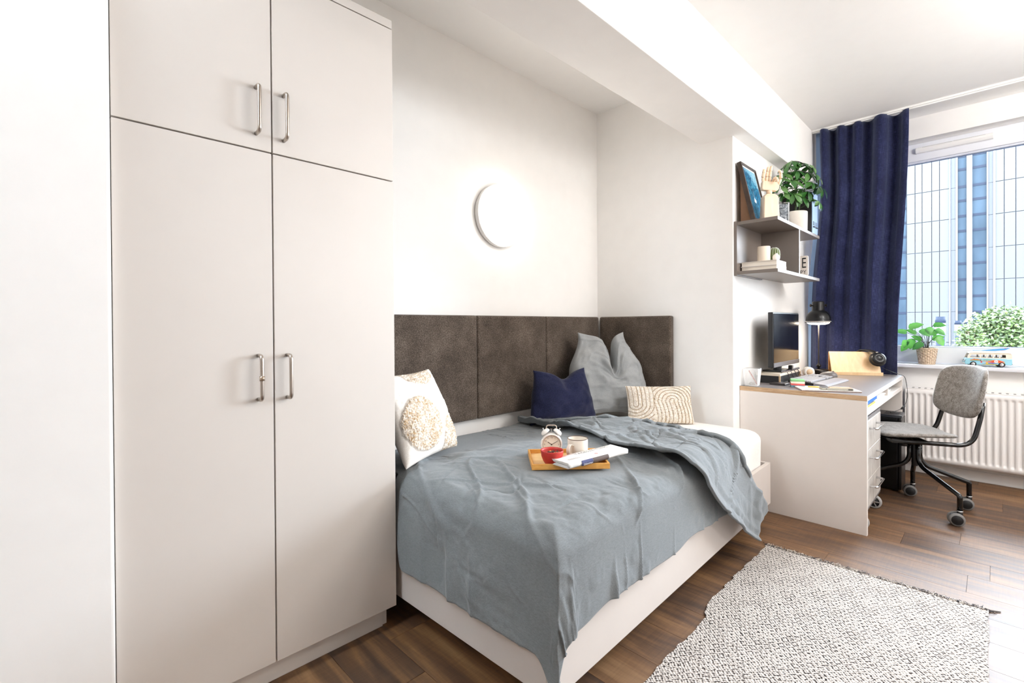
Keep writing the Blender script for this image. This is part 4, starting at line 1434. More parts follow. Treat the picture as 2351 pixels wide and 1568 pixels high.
# keyboard with wrist rest
KX = Matrix.Translation((3.60, 0.83, DZ)) @ Matrix.Rotation(-0.06, 4, 'Z')
kb = thing('keyboard', 'black keyboard with pale keys and a grey wrist rest', 'keyboard', (3.60, 0.83, DZ), world=True)
m = MB()
m.xf = KX
m.prism([(-0.055, 0), (0.085, 0), (0.085, 0.024), (0.075, 0.026), (-0.055, 0.015)], -0.225, 0.225, 'yz')
m.build('case', M_black, kb, bevel=0.002)
m = MB()
m.xf = KX
rows = [(0.068, 15), (0.044, 15), (0.025, 14), (0.006, 13), (-0.013, 13), (-0.034, 8)]
for y, nk in rows:
    z = 0.015 + 0.0105 * (y + 0.055) / 0.13
    x = -0.215
    wk = 0.290 / nk
    for i in range(nk):
        m.box(x + 0.0012, x + wk - 0.0012, y - 0.008, y + 0.008, z, z + 0.008)
        x += wk
    for x0, n_ in ((0.088, 3), (0.150, 4)):
        for i in range(n_):
            if n_ == 3 and y in (0.006,):
                continue
            m.box(x0 + i * 0.0175 + 0.001, x0 + (i + 1) * 0.0175 - 0.001, y - 0.008, y + 0.008, z, z + 0.008)
m.build('keys', plain('key_grey', (170, 168, 172), 0.45), kb, kind='stuff')
m = MB()
m.xf = KX
m.prism([(-0.135, 0), (-0.058, 0), (-0.058, 0.016), (-0.12, 0.010), (-0.135, 0.004)], -0.225, 0.225, 'yz')
m.build('wrist_rest', plain('wrist_rest_grey', (150, 148, 154), 0.45), kb, bevel=0.001)
ms = thing('mouse', 'grey computer mouse beside the keyboard by the plywood stand', 'mouse', (4.03, 0.845, DZ))
th = np.linspace(0, PI / 2, 9)
ph = np.linspace(0, 2 * PI, 24, endpoint=False)
P = np.stack([4.03 + 0.034 * np.cos(th)[:, None] * np.cos(ph), 0.845 + 0.058 * np.cos(th)[:, None] * np.sin(ph), DZ + 0.001 + 0.036 * np.sin(th)[:, None] ** 0.8 * (1 - 0.25 * np.sin(ph) * np.cos(th)[:, None])], -1)
m = MB().grid(P, True, False, True)
m.add([(4.03 + 0.034 * math.cos(q), 0.845 + 0.058 * math.sin(q), DZ + 0.001) for q in ph], [tuple(range(23, -1, -1))])
m.build('shell', plain('mouse_grey', (120, 116, 116), 0.3), ms)
MB().lathe([(0, -0.003), (0.008, -0.003), (0.008, 0.003), (0, 0.003)], (4.03, 0.815, DZ + 0.033), 'x', 16).build('wheel', M_black, ms)

# sticky note cube, four coloured layers
sn = thing('sticky_note_cube', 'block of sticky notes in blue, red, cream and green layers', 'notes', (3.262, 0.845, DZ))
for (z0_, z1_, cc, nm) in ((0, 0.011, (86, 130, 146), 'blue'), (0.0112, 0.022, (214, 96, 92), 'red'), (0.0222, 0.0335, (240, 230, 214), 'cream'), (0.0337, 0.044, (134, 190, 128), 'green')):
    MB().obox((3.262, 0.845, DZ + (z0_ + z1_) / 2), (0.034, 0.012, 0), (-0.012, 0.034, 0), (0, 0, (z1_ - z0_) / 2)).build('note_layer', plain('note_' + nm, cc, 0.8), sn, label=nm + ' layer of notes')
# spiral notebook, pencil, phone
nb = thing('notebook', 'open white spiral notebook lying at the near desk edge', 'notebook', (3.2, 0.68, DZ))
c = Vector((3.222, 0.686, DZ))
e1, e2 = Vector((0.46, -0.888, 0)), Vector((0.888, 0.46, 0))
MB().obox(c + Vector((0, 0, 0.001)), e1 * 0.145, e2 * 0.098, (0, 0, 0.0009)).build('cover', plain('rust_cover', (150, 92, 70), 0.7), nb)
MB().obox(c + Vector((0, 0, 0.0048)), e1 * 0.145, e2 * 0.097, (0, 0, 0.0028)).build('pages', M_paper, nb, bevel=0.0006)
m = MB()
for i in range(44):
    q = c + e1 * (-0.140 + 0.28 * i / 43) - e2 * 0.097 + Vector((0, 0, 0.0042))
    m.tube([q + e2 * (0.0055 * math.cos(k * PI / 4)) + Vector((0, 0, 0.0042 * math.sin(k * PI / 4))) for k in range(8)], 0.0006, 4, closed=True)
m.build('spiral', plain('bronze_wire', (120, 96, 78), 0.35, metal=0.7), nb, kind='stuff')
pn = thing('pencil', 'yellow pencil lying on the notebook beside the phone', 'pencil', (3.26, 0.73, DZ + 0.008))
p0, p1 = Vector((3.205, 0.775, DZ + 0.0114)), Vector((3.255, 0.625, DZ + 0.0114))
MB().tube([p0, p0.lerp(p1, 0.9)], 0.0036, 6).build('shaft', plain('pencil_yellow', (240, 205, 50), 0.4), pn)
MB().tube([p0.lerp(p1, 0.9), p1], [0.0036, 0.0006], 6).build('tip', plain('pencil_wood', (222, 190, 150), 0.6), pn)
phn = thing('phone', 'mobile phone in a pale case on the spiral notebook', 'phone', (3.235, 0.62, DZ + 0.008))
c = Vector((3.200, 0.632, DZ + 0.0134))
f1, f2 = Vector((0.40, -0.916, 0)), Vector((0.916, 0.40, 0))
MB().obox(c, f1 * 0.078, f2 * 0.037, (0, 0, 0.0052)).build('case', plain('pale_grey_case', (176, 172, 160), 0.4), phn, bevel=0.004, bseg=3)
MB().obox(c + Vector((0, 0, 0.0053)), f1 * 0.074, f2 * 0.034, (0, 0, 0.0006)).build('screen', plain('phone_glass', (150, 146, 140), 0.1), phn)
m = MB()
m.obox(c + f1 * 0.0785 + f2 * -0.018, f1 * 0.0005, f2 * 0.010, (0, 0, 0.0028)).obox(c - f2 * 0.0375 + f1 * 0.060, f1 * 0.011, f2 * 0.0005, (0, 0, 0.0026)).obox(c - f2 * 0.0375 - f1 * 0.055, f1 * 0.003, f2 * 0.0005, (0, 0, 0.0015))
m.build('port', M_ink, phn)

# wire mesh pen cup
pcp = thing('pen_cup', 'white square wire-mesh pen cup at the wall end of the desk', 'pen cup', (3.135, 1.062, DZ))
cc = Vector((3.135, 1.062, 0))
R0, R1, ZT_ = 0.034, 0.0425, DZ + 0.106
Rz = Matrix.Rotation(0.12, 3, 'Z')


def cpt(i, j, z):
    q = (z - DZ) / (ZT_ - DZ)
    s_ = R0 + (R1 - R0) * q
    return cc + Rz @ Vector((i * s_, j * s_, 0)) + Vector((0, 0, z))


crn = [(-1, -1), (1, -1), (1, 1), (-1, 1)]
m = MB()
for z in (DZ + 0.002, ZT_):
    m.tube([cpt(i, j, z) for i, j in crn], 0.0018, 6, closed=True)
for i, j in crn:
    m.tube([cpt(i, j, DZ + 0.002), cpt(i, j, ZT_)], 0.0016, 6)
m.obox(cc + Vector((0, 0, DZ + 0.0015)), Rz @ Vector((R0, 0, 0)), Rz @ Vector((0, R0, 0)), (0, 0, 0.0012))
m.build('frame', M_white, pcp)
m = MB()
for k in range(4):
    (i0, j0), (i1, j1) = crn[k], crn[(k + 1) % 4]
    for q in np.linspace(0, 1, 15)[1:-1]:
        ii, jj = i0 + (i1 - i0) * q, j0 + (j1 - j0) * q
        m.tube([cpt(ii, jj, DZ + 0.002), cpt(ii, jj, ZT_)], 0.0007, 4, caps=False)
    for z in np.linspace(DZ + 0.002, ZT_, 18)[1:-1]:
        m.tube([cpt(i0, j0, z), cpt(i1, j1, z)], 0.0007, 4, caps=False)
m.build('mesh_sides', M_white, pcp, kind='stuff')
simple('pencil', MB().tube([cc + Vector((-0.028, 0.010, DZ + 0.094)), cc + Vector((0.026, -0.020, DZ + 0.007))], 0.0034, 8), plain('dusty_red', (196, 130, 120), 0.5), 'dusty red pencil leaning inside the mesh pen cup', 'pencil')
m = MB()
for q in ((-0.012, 0.006), (0.004, -0.008), (-0.004, -0.002), (0.012, 0.010)):
    m.ball((cc.x + q[0], cc.y + q[1], DZ + 0.013), 0.009, seg=10, rings=7)
simple('eraser_crumbs', m, plain('pale_grey_bits', (188, 182, 178), 0.8), 'pale grey odds and ends at the bottom of the mesh pen cup', 'clutter', kind='stuff')

# ================================================================== WALL SHELF
SX0, SX1, SYF, SYB = 2.99, 3.915, 0.872, YS - 0.0004
sf = thing('wall_shelf', 'taupe two-tier wall shelf with a side divider above the desk', 'shelf', (3.45, YS, 1.42))
B(SX0 - 0.004, SX0 + 0.445, SYB - 0.018, SYB, 1.418, 1.747).build('back_panel', M_taupe, sf, bevel=0.001)
B(SX0, SX1, SYF, SYB - 0.0185, 1.724, 1.744).build('top_shelf', M_taupe, sf, bevel=0.001)
B(SX0, SX1, SYF, SYB - 0.0185, 1.424, 1.444).build('bottom_shelf', M_taupe, sf, bevel=0.001)
B(3.412, 3.430, SYF, SYB - 0.0185, 1.4442, 1.7238).build('divider', M_taupe, sf, bevel=0.001)
Z1, Z2 = 1.7443, 1.4443

# framed ocean picture, leaning
pf = thing('picture_frame', 'dark framed ocean print with a sailboat leaning on the shelf', 'picture', (3.14, 1.04, Z1))
pa = math.atan2(0.085, 0.375)
X = Matrix.Translation((3.012, 1.000, Z1 + 0.001)) @ Matrix.Rotation(-pa, 4, 'X')
PWd, PHt = 0.262, 0.378
M_frame = wood('dark_brown_frame', (50, 38, 32), (74, 58, 48), (8, 8, 3), 0.4)
m = MB()
m.xf = X
for (x0, x1, z0_, z1_) in ((0, 0.014, 0, PHt), (PWd - 0.014, PWd, 0, PHt), (0.014, PWd - 0.014, 0, 0.014), (0.014, PWd - 0.014, PHt - 0.014, PHt)):
    m.box(x0, x1, 0, 0.026, z0_, z1_)
m.build('frame', M_frame, pf, bevel=0.0012)
t = NT('ocean_print')
v0 = t.coord()
wav = t.noise(t.n('ShaderNodeMapping', {0: v0, 'Scale': (1, 1, 1), 'Rotation': (0, 0.5, 0)}).outputs[0], 14, 6, 0.7, 1.2)
fine = t.noise(v0, 90, 3, 0.7)
sep = t.n('ShaderNodeSeparateXYZ', {0: v0})
hz = t.math('ADD', t.math('ADD', t.math('MULTIPLY', sep.outputs[2], 2.6), t.math('MULTIPLY', sep.outputs[0], 1.3)), t.math('MULTIPLY', wav, 0.35))
sea = t.ramp(t.math('ADD', t.math('MULTIPLY', wav, 0.7), t.math('MULTIPLY', fine, 0.3)), [(0.36, c4((14, 58, 92))), (0.5, c4((36, 108, 146))), (0.60, c4((72, 150, 180))), (0.72, c4((170, 212, 224)))])
shore = t.ramp(t.math('ADD', t.math('MULTIPLY', wav, 0.5), t.math('MULTIPLY', fine, 0.5)), [(0.4, c4((84, 158, 190))), (0.65, c4((176, 212, 224)))])
t.set(Base_Color=t.mix(t.ramp(hz, [(0.92, (0, 0, 0, 1)), (1.0, (1, 1, 1, 1))]), sea, shore), Roughness=0.25)
m = MB()
m.xf = X
m.box(0.014, PWd - 0.014, 0.008, 0.011, 0.014, PHt - 0.014)
m.build('mat_board', M_paper, pf)
m = MB()
m.xf = X
m.add([(0.020, 0.0075, 0.020), (PWd - 0.020, 0.0075, 0.020), (PWd - 0.020, 0.0075, PHt - 0.024), (0.020, 0.0075, PHt - 0.024)], [(0, 1, 2, 3)])
m.build('print', t.m, pf)
m = MB()
m.xf = X
m.add([(0.10, 0.007, 0.135), (0.128, 0.007, 0.128), (0.138, 0.007, 0.150), (0.112, 0.007, 0.165)], [(0, 1, 2, 3)])
m.add([(0.117, 0.007, 0.16), (0.120, 0.007, 0.16), (0.113, 0.007, 0.245)], [(0, 1, 2)])
m.build('sailboat', plain('boat_white', (222, 224, 228), 0.6), pf)
m = MB()
m.xf = X
m.box(0.016, PWd - 0.016, 0.0112, 0.024, 0.016, PHt - 0.016)
m.xf = None
m.prism([(1.024, Z1 + 0.0005), (1.086, Z1 + 0.0005), (1.090, Z1 + 0.30), (1.086, Z1 + 0.30)], 3.02, 3.10, 'yz')
m.build('backing', plain('brown_card', (120, 88, 64), 0.8), pf)

# articulated wooden hand
M_mann = wood('pale_beech', (232, 204, 172), (246, 224, 198), (3, 3, 0.5), 0.5)
hd = thing('wooden_hand', 'articulated pale wooden artist hand on the top shelf', 'hand model', (3.085, 0.945, Z1))
lat = Vector((0.70, -0.714, 0))
fro = Vector((-0.714, -0.70, 0))
hc = Vector((3.085, 0.945, Z1))


def hp_(x, y, z):
    return hc + lat * x + fro * y + Vector((0, 0, z))


def hbox(mb, x0, x1, y0, y1, z0, z1, tx=1.0, ty=1.0):
    vs = []
    for z, fx, fy in ((z0, 1, 1), (z1, tx, ty)):
        cx, cy = (x0 + x1) / 2, (y0 + y1) / 2
        for y in (y0, y1):
            for x in (x0, x1):
                vs.append(hp_(cx + (x - cx) * fx, cy + (y - cy) * fy, z))
    return mb.add(vs, [(0, 1, 3, 2), (4, 6, 7, 5), (0, 4, 5, 1), (2, 3, 7, 6), (0, 2, 6, 4), (1, 5, 7, 3)])


m = hbox(MB(), -0.046, 0.046, -0.030, 0.030, 0.0005, 0.135, 0.90, 0.85)
hbox(m, -0.0414, 0.0414, -0.0255, 0.0255, 0.135, 0.152, 0.62, 0.75)
m.build('base', M_mann, hd, weld=True, bevel=0.003)
m = MB()
m.cyl(hp_(-0.002, 0, 0.150), hp_(-0.002, 0, 0.176), 0.015, 0.017, 16)
m.build('wrist', M_mann, hd)
m = MB()
prof = [(-0.050, 0.186), (-0.044, 0.176), (0.038, 0.170), (0.050, 0.182), (0.052, 0.205), (0.044, 0.222), (-0.040, 0.232), (-0.046, 0.226)]
vs = [hp_(x, y, z) for y in (-0.014, 0.016) for x, z in prof]
k = len(prof)
m.add(vs, [tuple(range(k)), tuple(range(2 * k - 1, k - 1, -1))] + [(i, k + i, k + (i + 1) % k, (i + 1) % k) for i in range(k)])
m.build('palm', M_mann, hd, bevel=0.004, weld=True)


def phal(p0, p1, w0, w1, par):
    p0, p1 = hp_(*p0), hp_(*p1)
    dd_ = (p1 - p0)
    m = MB().tube([p0 + dd_ * 0.03, p0 + dd_ * 0.12, p0 + dd_ * 0.85, p0 + dd_ * 0.97], [w0 * 0.8, w0, w1, w1 * 0.75], 8)
    return m.build('phalanx', M_mann, par, bevel=0.0)


fing = [[(-0.036, 0.0, 0.228), (-0.040, 0.002, 0.252), (-0.036, 0.001, 0.280), (-0.030, 0.0, 0.303)],
        [(-0.018, 0.0, 0.230), (-0.018, 0.002, 0.256), (-0.012, 0.001, 0.288), (-0.006, 0.0, 0.316)],
        [(0.0, 0.0, 0.229), (0.001, 0.002, 0.254), (0.006, 0.001, 0.289), (0.013, 0.0, 0.322)],
        [(0.020, 0.004, 0.225), (0.020, 0.026, 0.244), (0.022, 0.046, 0.232), (0.024, 0.040, 0.214)]]
for f_ in fing:
    fo = MB().ball(hp_(*f_[0]), 0.0075, seg=10, rings=7).build('finger', M_mann, hd)
    for q in range(3):
        phal(f_[q], f_[q + 1], 0.0098 - 0.0007 * q, 0.0096 - 0.0008 * q, fo)
fo = MB().ball(hp_(0.046, 0.004, 0.205), 0.010, seg=10, rings=7).build('thumb', M_mann, hd)
for p0, p1, w in (((0.046, 0.006, 0.206), (0.058, 0.018, 0.240), 0.0105), ((0.058, 0.018, 0.242), (0.052, 0.030, 0.270), 0.010), ((0.052, 0.030, 0.271), (0.036, 0.038, 0.284), 0.0088)):
    phal(p0, p1, w, w * 0.9, fo)

# clear acrylic photo block
ap = thing('photo_block', 'clear acrylic block with a black and white photo, beside the wooden hand', 'photo holder', (3.255, 0.925, Z1))
t = NT('clear_acrylic')
fz = t.n('ShaderNodeFresnel', {'IOR': 1.49}).outputs[0]
mx = t.n('ShaderNodeMixShader', {0: fz, 1: t.n('ShaderNodeBsdfTransparent', {0: (0.95, 0.97, 0.98, 1)}).outputs[0], 2: t.n('ShaderNodeBsdfGlossy', {'Roughness': 0.03}).outputs[0]})
t.t.links.new(mx.outputs[0], t.out.inputs[0])
M_acr = t.m
c = Vector((3.262, 0.922, Z1 + 0.0655))
g1, g2 = Vector((0.62, -0.785, 0)), Vector((0.785, 0.62, 0))
MB().obox(c, g1 * 0.034, g2 * 0.012, (0, 0, 0.065)).build('block', M_acr, ap, bevel=0.0015)
t = NT('monochrome_photo')
nz = t.noise(t.coord(), 26, 5, 0.65, 0.8)
t.set(Base_Color=t.ramp(nz, [(0.42, c4((40, 46, 56))), (0.5, c4((120, 130, 142))), (0.6, c4((232, 234, 238)))]), Roughness=0.3)
MB().obox(c + g2 * 0.003, g1 * 0.030, g2 * 0.0006, (0, 0, 0.056)).build('photo', t.m, ap)

# ------------------------------------------------------------------ umbrella plant in a chalky pot
M_pot = plain('chalky_white_pot', (226, 218, 208), 0.85, var=0.06, bump=0.25, bscale=60)
M_soil = plain('dark_soil', (36, 28, 22), 0.95, var=0.2)
up = thing('potted_plant', 'bushy umbrella plant in a chalky white pot on the shelf', 'plant', (3.652, 0.955, Z1))
pcx, pcy = 3.652, 0.955
MB().lathe([(0, Z1), (0.066, Z1), (0.070, Z1 + 0.006), (0.072, Z1 + 0.134), (0.070, Z1 + 0.138), (0.066, Z1 + 0.135), (0.065, Z1 + 0.118), (0, Z1 + 0.120)], (pcx, pcy, 0), seg=40).build('pot', M_pot, up)
MB().lathe([(0, Z1 + 0.1215), (0.064, Z1 + 0.1195)], (pcx, pcy, 0), seg=24).build('soil', M_soil, up)
t = NT('umbrella_leaf')
oi = t.n('ShaderNodeObjectInfo')
nz = t.noise(t.coord(), 30, 2)
ff = t.math('ADD', t.math('MULTIPLY', oi.outputs['Random'], 0.7), t.math('MULTIPLY', nz, 0.3))
t.set(Base_Color=t.ramp(ff, [(0.15, c4((30, 74, 30))), (0.55, c4((52, 106, 44))), (0.9, c4((96, 136, 74)))]), Roughness=0.3, Specular_IOR_Level=0.5, Coat_Weight=0.2)
M_leaf = t.m
M_stem = plain('green_stem', (70, 92, 48), 0.6, var=0.1)


def leaf_mesh(name, outline, mat, droop, fold):
    """leaf along +x from the origin, outline [(x, halfwidth)], curved and folded along its midrib"""
    vs, fs = [], []
    for x, w in outline:
        z = -droop * x * x
        for s_ in (-1, -0.5, 0, 0.5, 1):
            vs.append((x, s_ * w, z + fold * abs(s_) * w))
    for i in range(len(outline) - 1):
        for k in range(4):
            fs.append((i * 5 + k, (i + 1) * 5 + k, (i + 1) * 5 + k + 1, i * 5 + k + 1))
    m = MB().add(vs, fs, True)
    o = m.build(name, mat)
    me = o.data
    bpy.data.objects.remove(o)
    return me


lm = leaf_mesh('leaflet', [(0.0, 0.001), (0.012, 0.0015), (0.020, 0.007), (0.034, 0.0125), (0.050, 0.0145), (0.064, 0.0115), (0.073, 0.006), (0.078, 0.0008)], M_leaf, 3.2, 0.30)
rg = np.random.default_rng(21)
stem_pts = spline([(pcx, pcy, Z1 + 0.12), (pcx + 0.006, pcy - 0.004, Z1 + 0.26), (pcx - 0.004, pcy - 0.002, Z1 + 0.40)], 6)
MB().tube(stem_pts, 0.0055, 8).tube(spline([(pcx + 0.02, pcy - 0.01, Z1 + 0.12), (pcx + 0.03, pcy - 0.02, Z1 + 0.2), (pcx + 0.045, pcy - 0.045, Z1 + 0.30)], 5), 0.004, 8).build('stem', M_stem, up)
tips = []
view_l, view_f = Vector((0.71, -0.71, 0)), Vector((-0.70, -0.70, 0))
for (x, f_, z, h0) in [(0.035, 0.02, 0.475, 0.38), (-0.005, 0.03, 0.42, 0.34), (-0.060, 0.02, 0.455, 0.33), (-0.10, 0.0, 0.41, 0.30), (0.095, 0.02, 0.455, 0.34), (0.115, 0.04, 0.395, 0.30),
                       (-0.055, 0.055, 0.345, 0.26), (0.085, 0.06, 0.335, 0.25), (-0.12, 0.03, 0.32, 0.24), (0.165, 0.02, 0.31, 0.22),
                       (-0.045, 0.065, 0.255, 0.20), (0.055, 0.065, 0.27, 0.2), (-0.095, 0.03, 0.27, 0.18), (0.10, 0.05, 0.20, 0.15), (0.03, 0.0, 0.30, 0.22), (-0.01, 0.05, 0.37, 0.28), (0.06, 0.05, 0.40, 0.30), (-0.115, 0.01, 0.365, 0.27), (0.0, 0.07, 0.24, 0.18), (-0.03, 0.01, 0.49, 0.39)]:
    tips.append((Vector((pcx, pcy, Z1 + z)) + view_l * x + view_f * f_ * 0.8, h0))
for tp_, h0 in tips:
    if tp_.y > YS - 0.055:
        tp_.y = YS - 0.055
    if tp_.x > 3.68 and tp_.z < 2.12:
        tp_.y = min(tp_.y, 0.825)
    s0 = Vector((pcx + 0.004, pcy - 0.003, Z1 + h0))
    ax = (tp_ - s0).normalized()
    ax = (ax + Vector((0, 0, 0.55)) + view_f * 0.25).normalized()
    pt = MB().tube(spline([s0, s0.lerp(tp_, 0.5) + Vector((0, 0, 0.012)), tp_], 4), [0.0017] * 4 + [0.0015] * 4 + [0.0012], 5)
    lf = pt.build('leaf', M_stem, up)
    q0 = ax.to_track_quat('Z', 'X')
    nl = 7 + int(rg.integers(0, 2))
    ph0 = rg.random() * 6
    sc_ = 0.95 + 0.25 * rg.random()
    for k in range(nl):
        o = bpy.data.objects.new('leaflet', lm)
        COL.objects.link(o)
        o.parent = lf
        R_ = q0.to_matrix() @ Matrix.Rotation(ph0 + 2 * PI * k / nl + rg.normal() * 0.1, 3, 'Z') @ Matrix.Rotation(0.34 + rg.normal() * 0.16, 3, 'Y')
        o.matrix_local = Matrix.Translation(tp_ - ORG[up]) @ R_.to_4x4() @ Matrix.Scale(sc_ * (0.85 + 0.25 * rg.random()), 4)

# storage box with clasps
bxo = thing('storage_box', 'pale blue storage box with black sides and two clasps on the shelf', 'box', (3.83, 0.98, Z1))
B(3.757, 3.902, 0.8835, 1.07, Z1, Z1 + 0.286).build('box_sides', plain('charcoal_card', (40, 38, 38), 0.6), bxo, bevel=0.002)
B(3.760, 3.899, 0.880, 0.8833, Z1 + 0.002, Z1 + 0.284).build('front', plain('pale_blue_card', (150, 178, 214), 0.6), bxo)
for x in (3.795, 3.858):
    m = MB()
    m.tube([(x - 0.013, 0.879, Z1 + 0.062), (x + 0.013, 0.879, Z1 + 0.062), (x + 0.013, 0.879, Z1 + 0.086), (x - 0.013, 0.879, Z1 + 0.086)], 0.0013, 5, closed=True)
    m.box(x - 0.018, x + 0.018, 0.8715, 0.8798, Z1 + 0.046, Z1 + 0.052)
    m.build('clasp', plain('dark_steel', (70, 66, 64), 0.3, metal=0.8), bxo)

# lower tier: two books, candle, cactus, bud vase, sign
M_pg = plain('book_pages', (242, 234, 222), 0.85, var=0.03)
M_cov = plain('book_cover_white', (238, 232, 226), 0.6)
for (z0_, th_, ex, lab) in ((Z2, 0.0265, 0.0, 'white book with cream pages, lower of the two on the shelf'), (Z2 + 0.0268, 0.0285, -0.005, 'white book with cream pages, upper of the two on the shelf')):
    bo = thing('book', lab, 'book', (3.13, 0.98, z0_), group='books on the lower shelf tier')
    x0, x1, y0, y1 = 3.035, 3.215 + ex, 0.888 + 0.003, 1.092
    B(x0, x1, y0, y1, z0_, z0_ + 0.0024).build('cover', M_cov, bo)
    B(x0, x1, y0, y1, z0_ + th_ - 0.0024, z0_ + th_ - 0.0001).build('cover', M_cov, bo)
    B(x1 - 0.0025, x1, y0, y1, z0_ + 0.0024, z0_ + th_ - 0.0024).build('spine', M_cov, bo)
    B(x0 + 0.004, x1 - 0.003, y0 + 0.002, y1 - 0.004, z0_ + 0.0024, z0_ + th_ - 0.0024).build('pages', M_pg, bo)
ZBk = Z2 + 0.0554
simple('candle', MB().lathe([(0, ZBk), (0.034, ZBk), (0.0355, ZBk + 0.003), (0.0355, ZBk + 0.090), (0.034, ZBk + 0.093), (0.012, ZBk + 0.091), (0, ZBk + 0.0905)], (3.108, 0.985, 0), seg=40), plain('ivory_wax', (236, 222, 204), 0.5, spec=0.4), 'thick ivory pillar candle on the books', 'candle')
ca = thing('cactus', 'ribbed round cactus ornament with white spines behind the bud vase', 'cactus', (3.172, 0.945, ZBk))
nrib = 14
vs = []
th = np.linspace(0.02, 0.98, 20)
prof = [(0.031 * math.sin(PI * q) ** 0.62, ZBk + 0.0005 + 0.088 * (1 - math.cos(PI * q)) / 2) for q in th]
prof = [(0, prof[0][1])] + prof + [(0, prof[-1][1] + 0.001)]
MB().lathe(prof, (3.172, 0.945, 0), seg=nrib * 6, wob=lambda an, h: 0.86 + 0.16 * abs(math.cos(an * nrib / 2))).build('body', plain('cactus_green', (104, 118, 72), 0.6, var=0.15), ca)
m = MB()
for k in range(nrib):
    an = 2 * PI * k / nrib
    for r_, h_ in prof[2:-2]:
        m.ball((3.172 + r_ * 1.03 * math.cos(an), 0.945 + r_ * 1.03 * math.sin(an), h_), 0.0017, seg=5, rings=4)
m.build('spines', M_white, ca, kind='stuff')
simple('bud_vase', MB().lathe([(0, ZBk), (0.012, ZBk), (0.019, ZBk + 0.012), (0.020, ZBk + 0.024), (0.015, ZBk + 0.036), (0.008, ZBk + 0.041), (0.007, ZBk + 0.046), (0.005, ZBk + 0.046), (0, ZBk + 0.043)], (3.115, 0.918, 0), seg=28), plain('white_ceramic', (240, 234, 226), 0.35), 'tiny round white vase on the books before the cactus', 'vase')
sg = thing('sign', 'small white standing sign reading BE HAPPY right of the shelf divider', 'sign', (3.62, 0.93, Z2))
pts = []
y0, y1, z0_, z1_, rr_ = 0.8725, 0.995, Z2, Z2 + 0.134, 0.010
for cx_, cz_, st_ in ((y1 - rr_, z1_ - rr_, 0), (y0 + rr_, z1_ - rr_, PI / 2), (y0 + rr_, z0_ + rr_, PI), (y1 - rr_, z0_ + rr_, 1.5 * PI)):
    for q in range(5):
        pts.append((cx_ + rr_ * math.cos(st_ + q * PI / 8), cz_ + rr_ * math.sin(st_ + q * PI / 8)))
MB().prism(pts, 3.62, 3.632, 'yz').build('plate', plain('cream_plate', (240, 230, 220), 0.6), sg)
m = MB()
put_text(m, 'E', 0.098, (3.62, 0.897, Z2 + 0.083), (0, -1, 0), (0, 0, 1), 0.0006, 1, 0, 0.60)
put_text(m, 'B', 0.098, (3.62, 0.957, Z2 + 0.083), (0, -1, 0), (0, 0, 1), 0.0006, 1, 0, 0.60)
put_text(m, 'HAPPY', 0.036, (3.62, 0.932, Z2 + 0.024), (0, -1, 0), (0, 0, 1), 0.0006, 1.05, 0, 0.88)
m.build('lettering', M_ink, sg)

# ================================================================== WINDOW SILL
SZ = WZ0 + 0.0153
M_wick = NT('pale_wicker')
nz = M_wick.noise(M_wick.coord(), 90, 3)
M_wick.set(Base_Color=M_wick.ramp(nz, [(0.3, c4((196, 168, 138))), (0.7, c4((232, 212, 188)))]), Roughness=0.7)
sp = thing('potted_plant', 'broad-leaved plant in a pale wicker basket on the window sill', 'plant', (4.69, 0.352, SZ))
wx, wy = 4.69, 0.352
na, nh = 168, 66
an = np.linspace(0, 2 * PI, na, endpoint=False)
hh = np.linspace(0, 1, nh)
A_, Hh = np.meshgrid(an, hh, indexing='ij')
nst, nrow = 24, 11
rowi = np.floor(Hh * nrow)
wv_ = np.cos(A_ * nst / 2 + PI * rowi) * np.sqrt(np.clip(np.sin(PI * (Hh * nrow - rowi)), 0, 1))
rad_ = 0.046 + 0.016 * Hh + 0.0026 * wv_
P = np.stack([wx + rad_ * np.cos(A_), wy + rad_ * np.sin(A_), SZ + 0.001 + 0.118 * Hh], -1)
bk_ = MB().grid(P, True, True)
bk_.lathe([(0, SZ), (0.045, SZ), (0.0465, SZ + 0.002), (0.0595, SZ + 0.112), (0.058, SZ + 0.104), (0, SZ + 0.102)], (wx, wy, 0), seg=32)
bk_.build('basket', M_wick.m, sp)
m = MB()
for k in range(nst):
    q = 2 * PI * (k + 0.5) / nst
    for rI in range(nrow):
        h_ = (rI + 0.5 + 0.42) / nrow
        if h_ > 0.98:
            continue
        r_ = 0.046 + 0.016 * h_ + 0.0008
        m.ball((wx + r_ * math.cos(q), wy + r_ * math.sin(q), SZ + 0.118 * h_), 0.0021, seg=6, rings=4)
m.build('weave_gaps', plain('brown_gap', (70, 46, 34), 0.9), sp, kind='stuff')
MB().tube([(wx + 0.061 * math.cos(q), wy + 0.061 * math.sin(q), SZ + 0.119 + 0.001 * (i % 2)) for i, q in enumerate(np.linspace(0, 2 * PI, 48, endpoint=False))], 0.0035, 6, closed=True).build('rim', M_wick.m, sp)
MB().lathe([(0, SZ + 0.106), (0.057, SZ + 0.104)], (wx, wy, 0), seg=24).build('soil', M_soil, sp)
t = NT('broad_leaf')
oi = t.n('ShaderNodeObjectInfo')
nz = t.noise(t.coord((1, 3, 1)), 24, 2)
t.set(Base_Color=t.ramp(t.math('ADD', t.math('MULTIPLY', oi.outputs['Random'], 0.6), t.math('MULTIPLY', nz, 0.4)), [(0.2, c4((30, 74, 52))), (0.6, c4((54, 104, 68))), (0.9, c4((104, 142, 88)))]), Roughness=0.35, Transmission_Weight=0.0)
tl_ = t.n('ShaderNodeBsdfTranslucent', {0: (*lin((120, 200, 80)), 1)})
mx = t.n('ShaderNodeMixShader', {0: 0.16, 1: t.b.outputs[0], 2: tl_.outputs[0]})
t.t.links.new(mx.outputs[0], t.out.inputs[0])
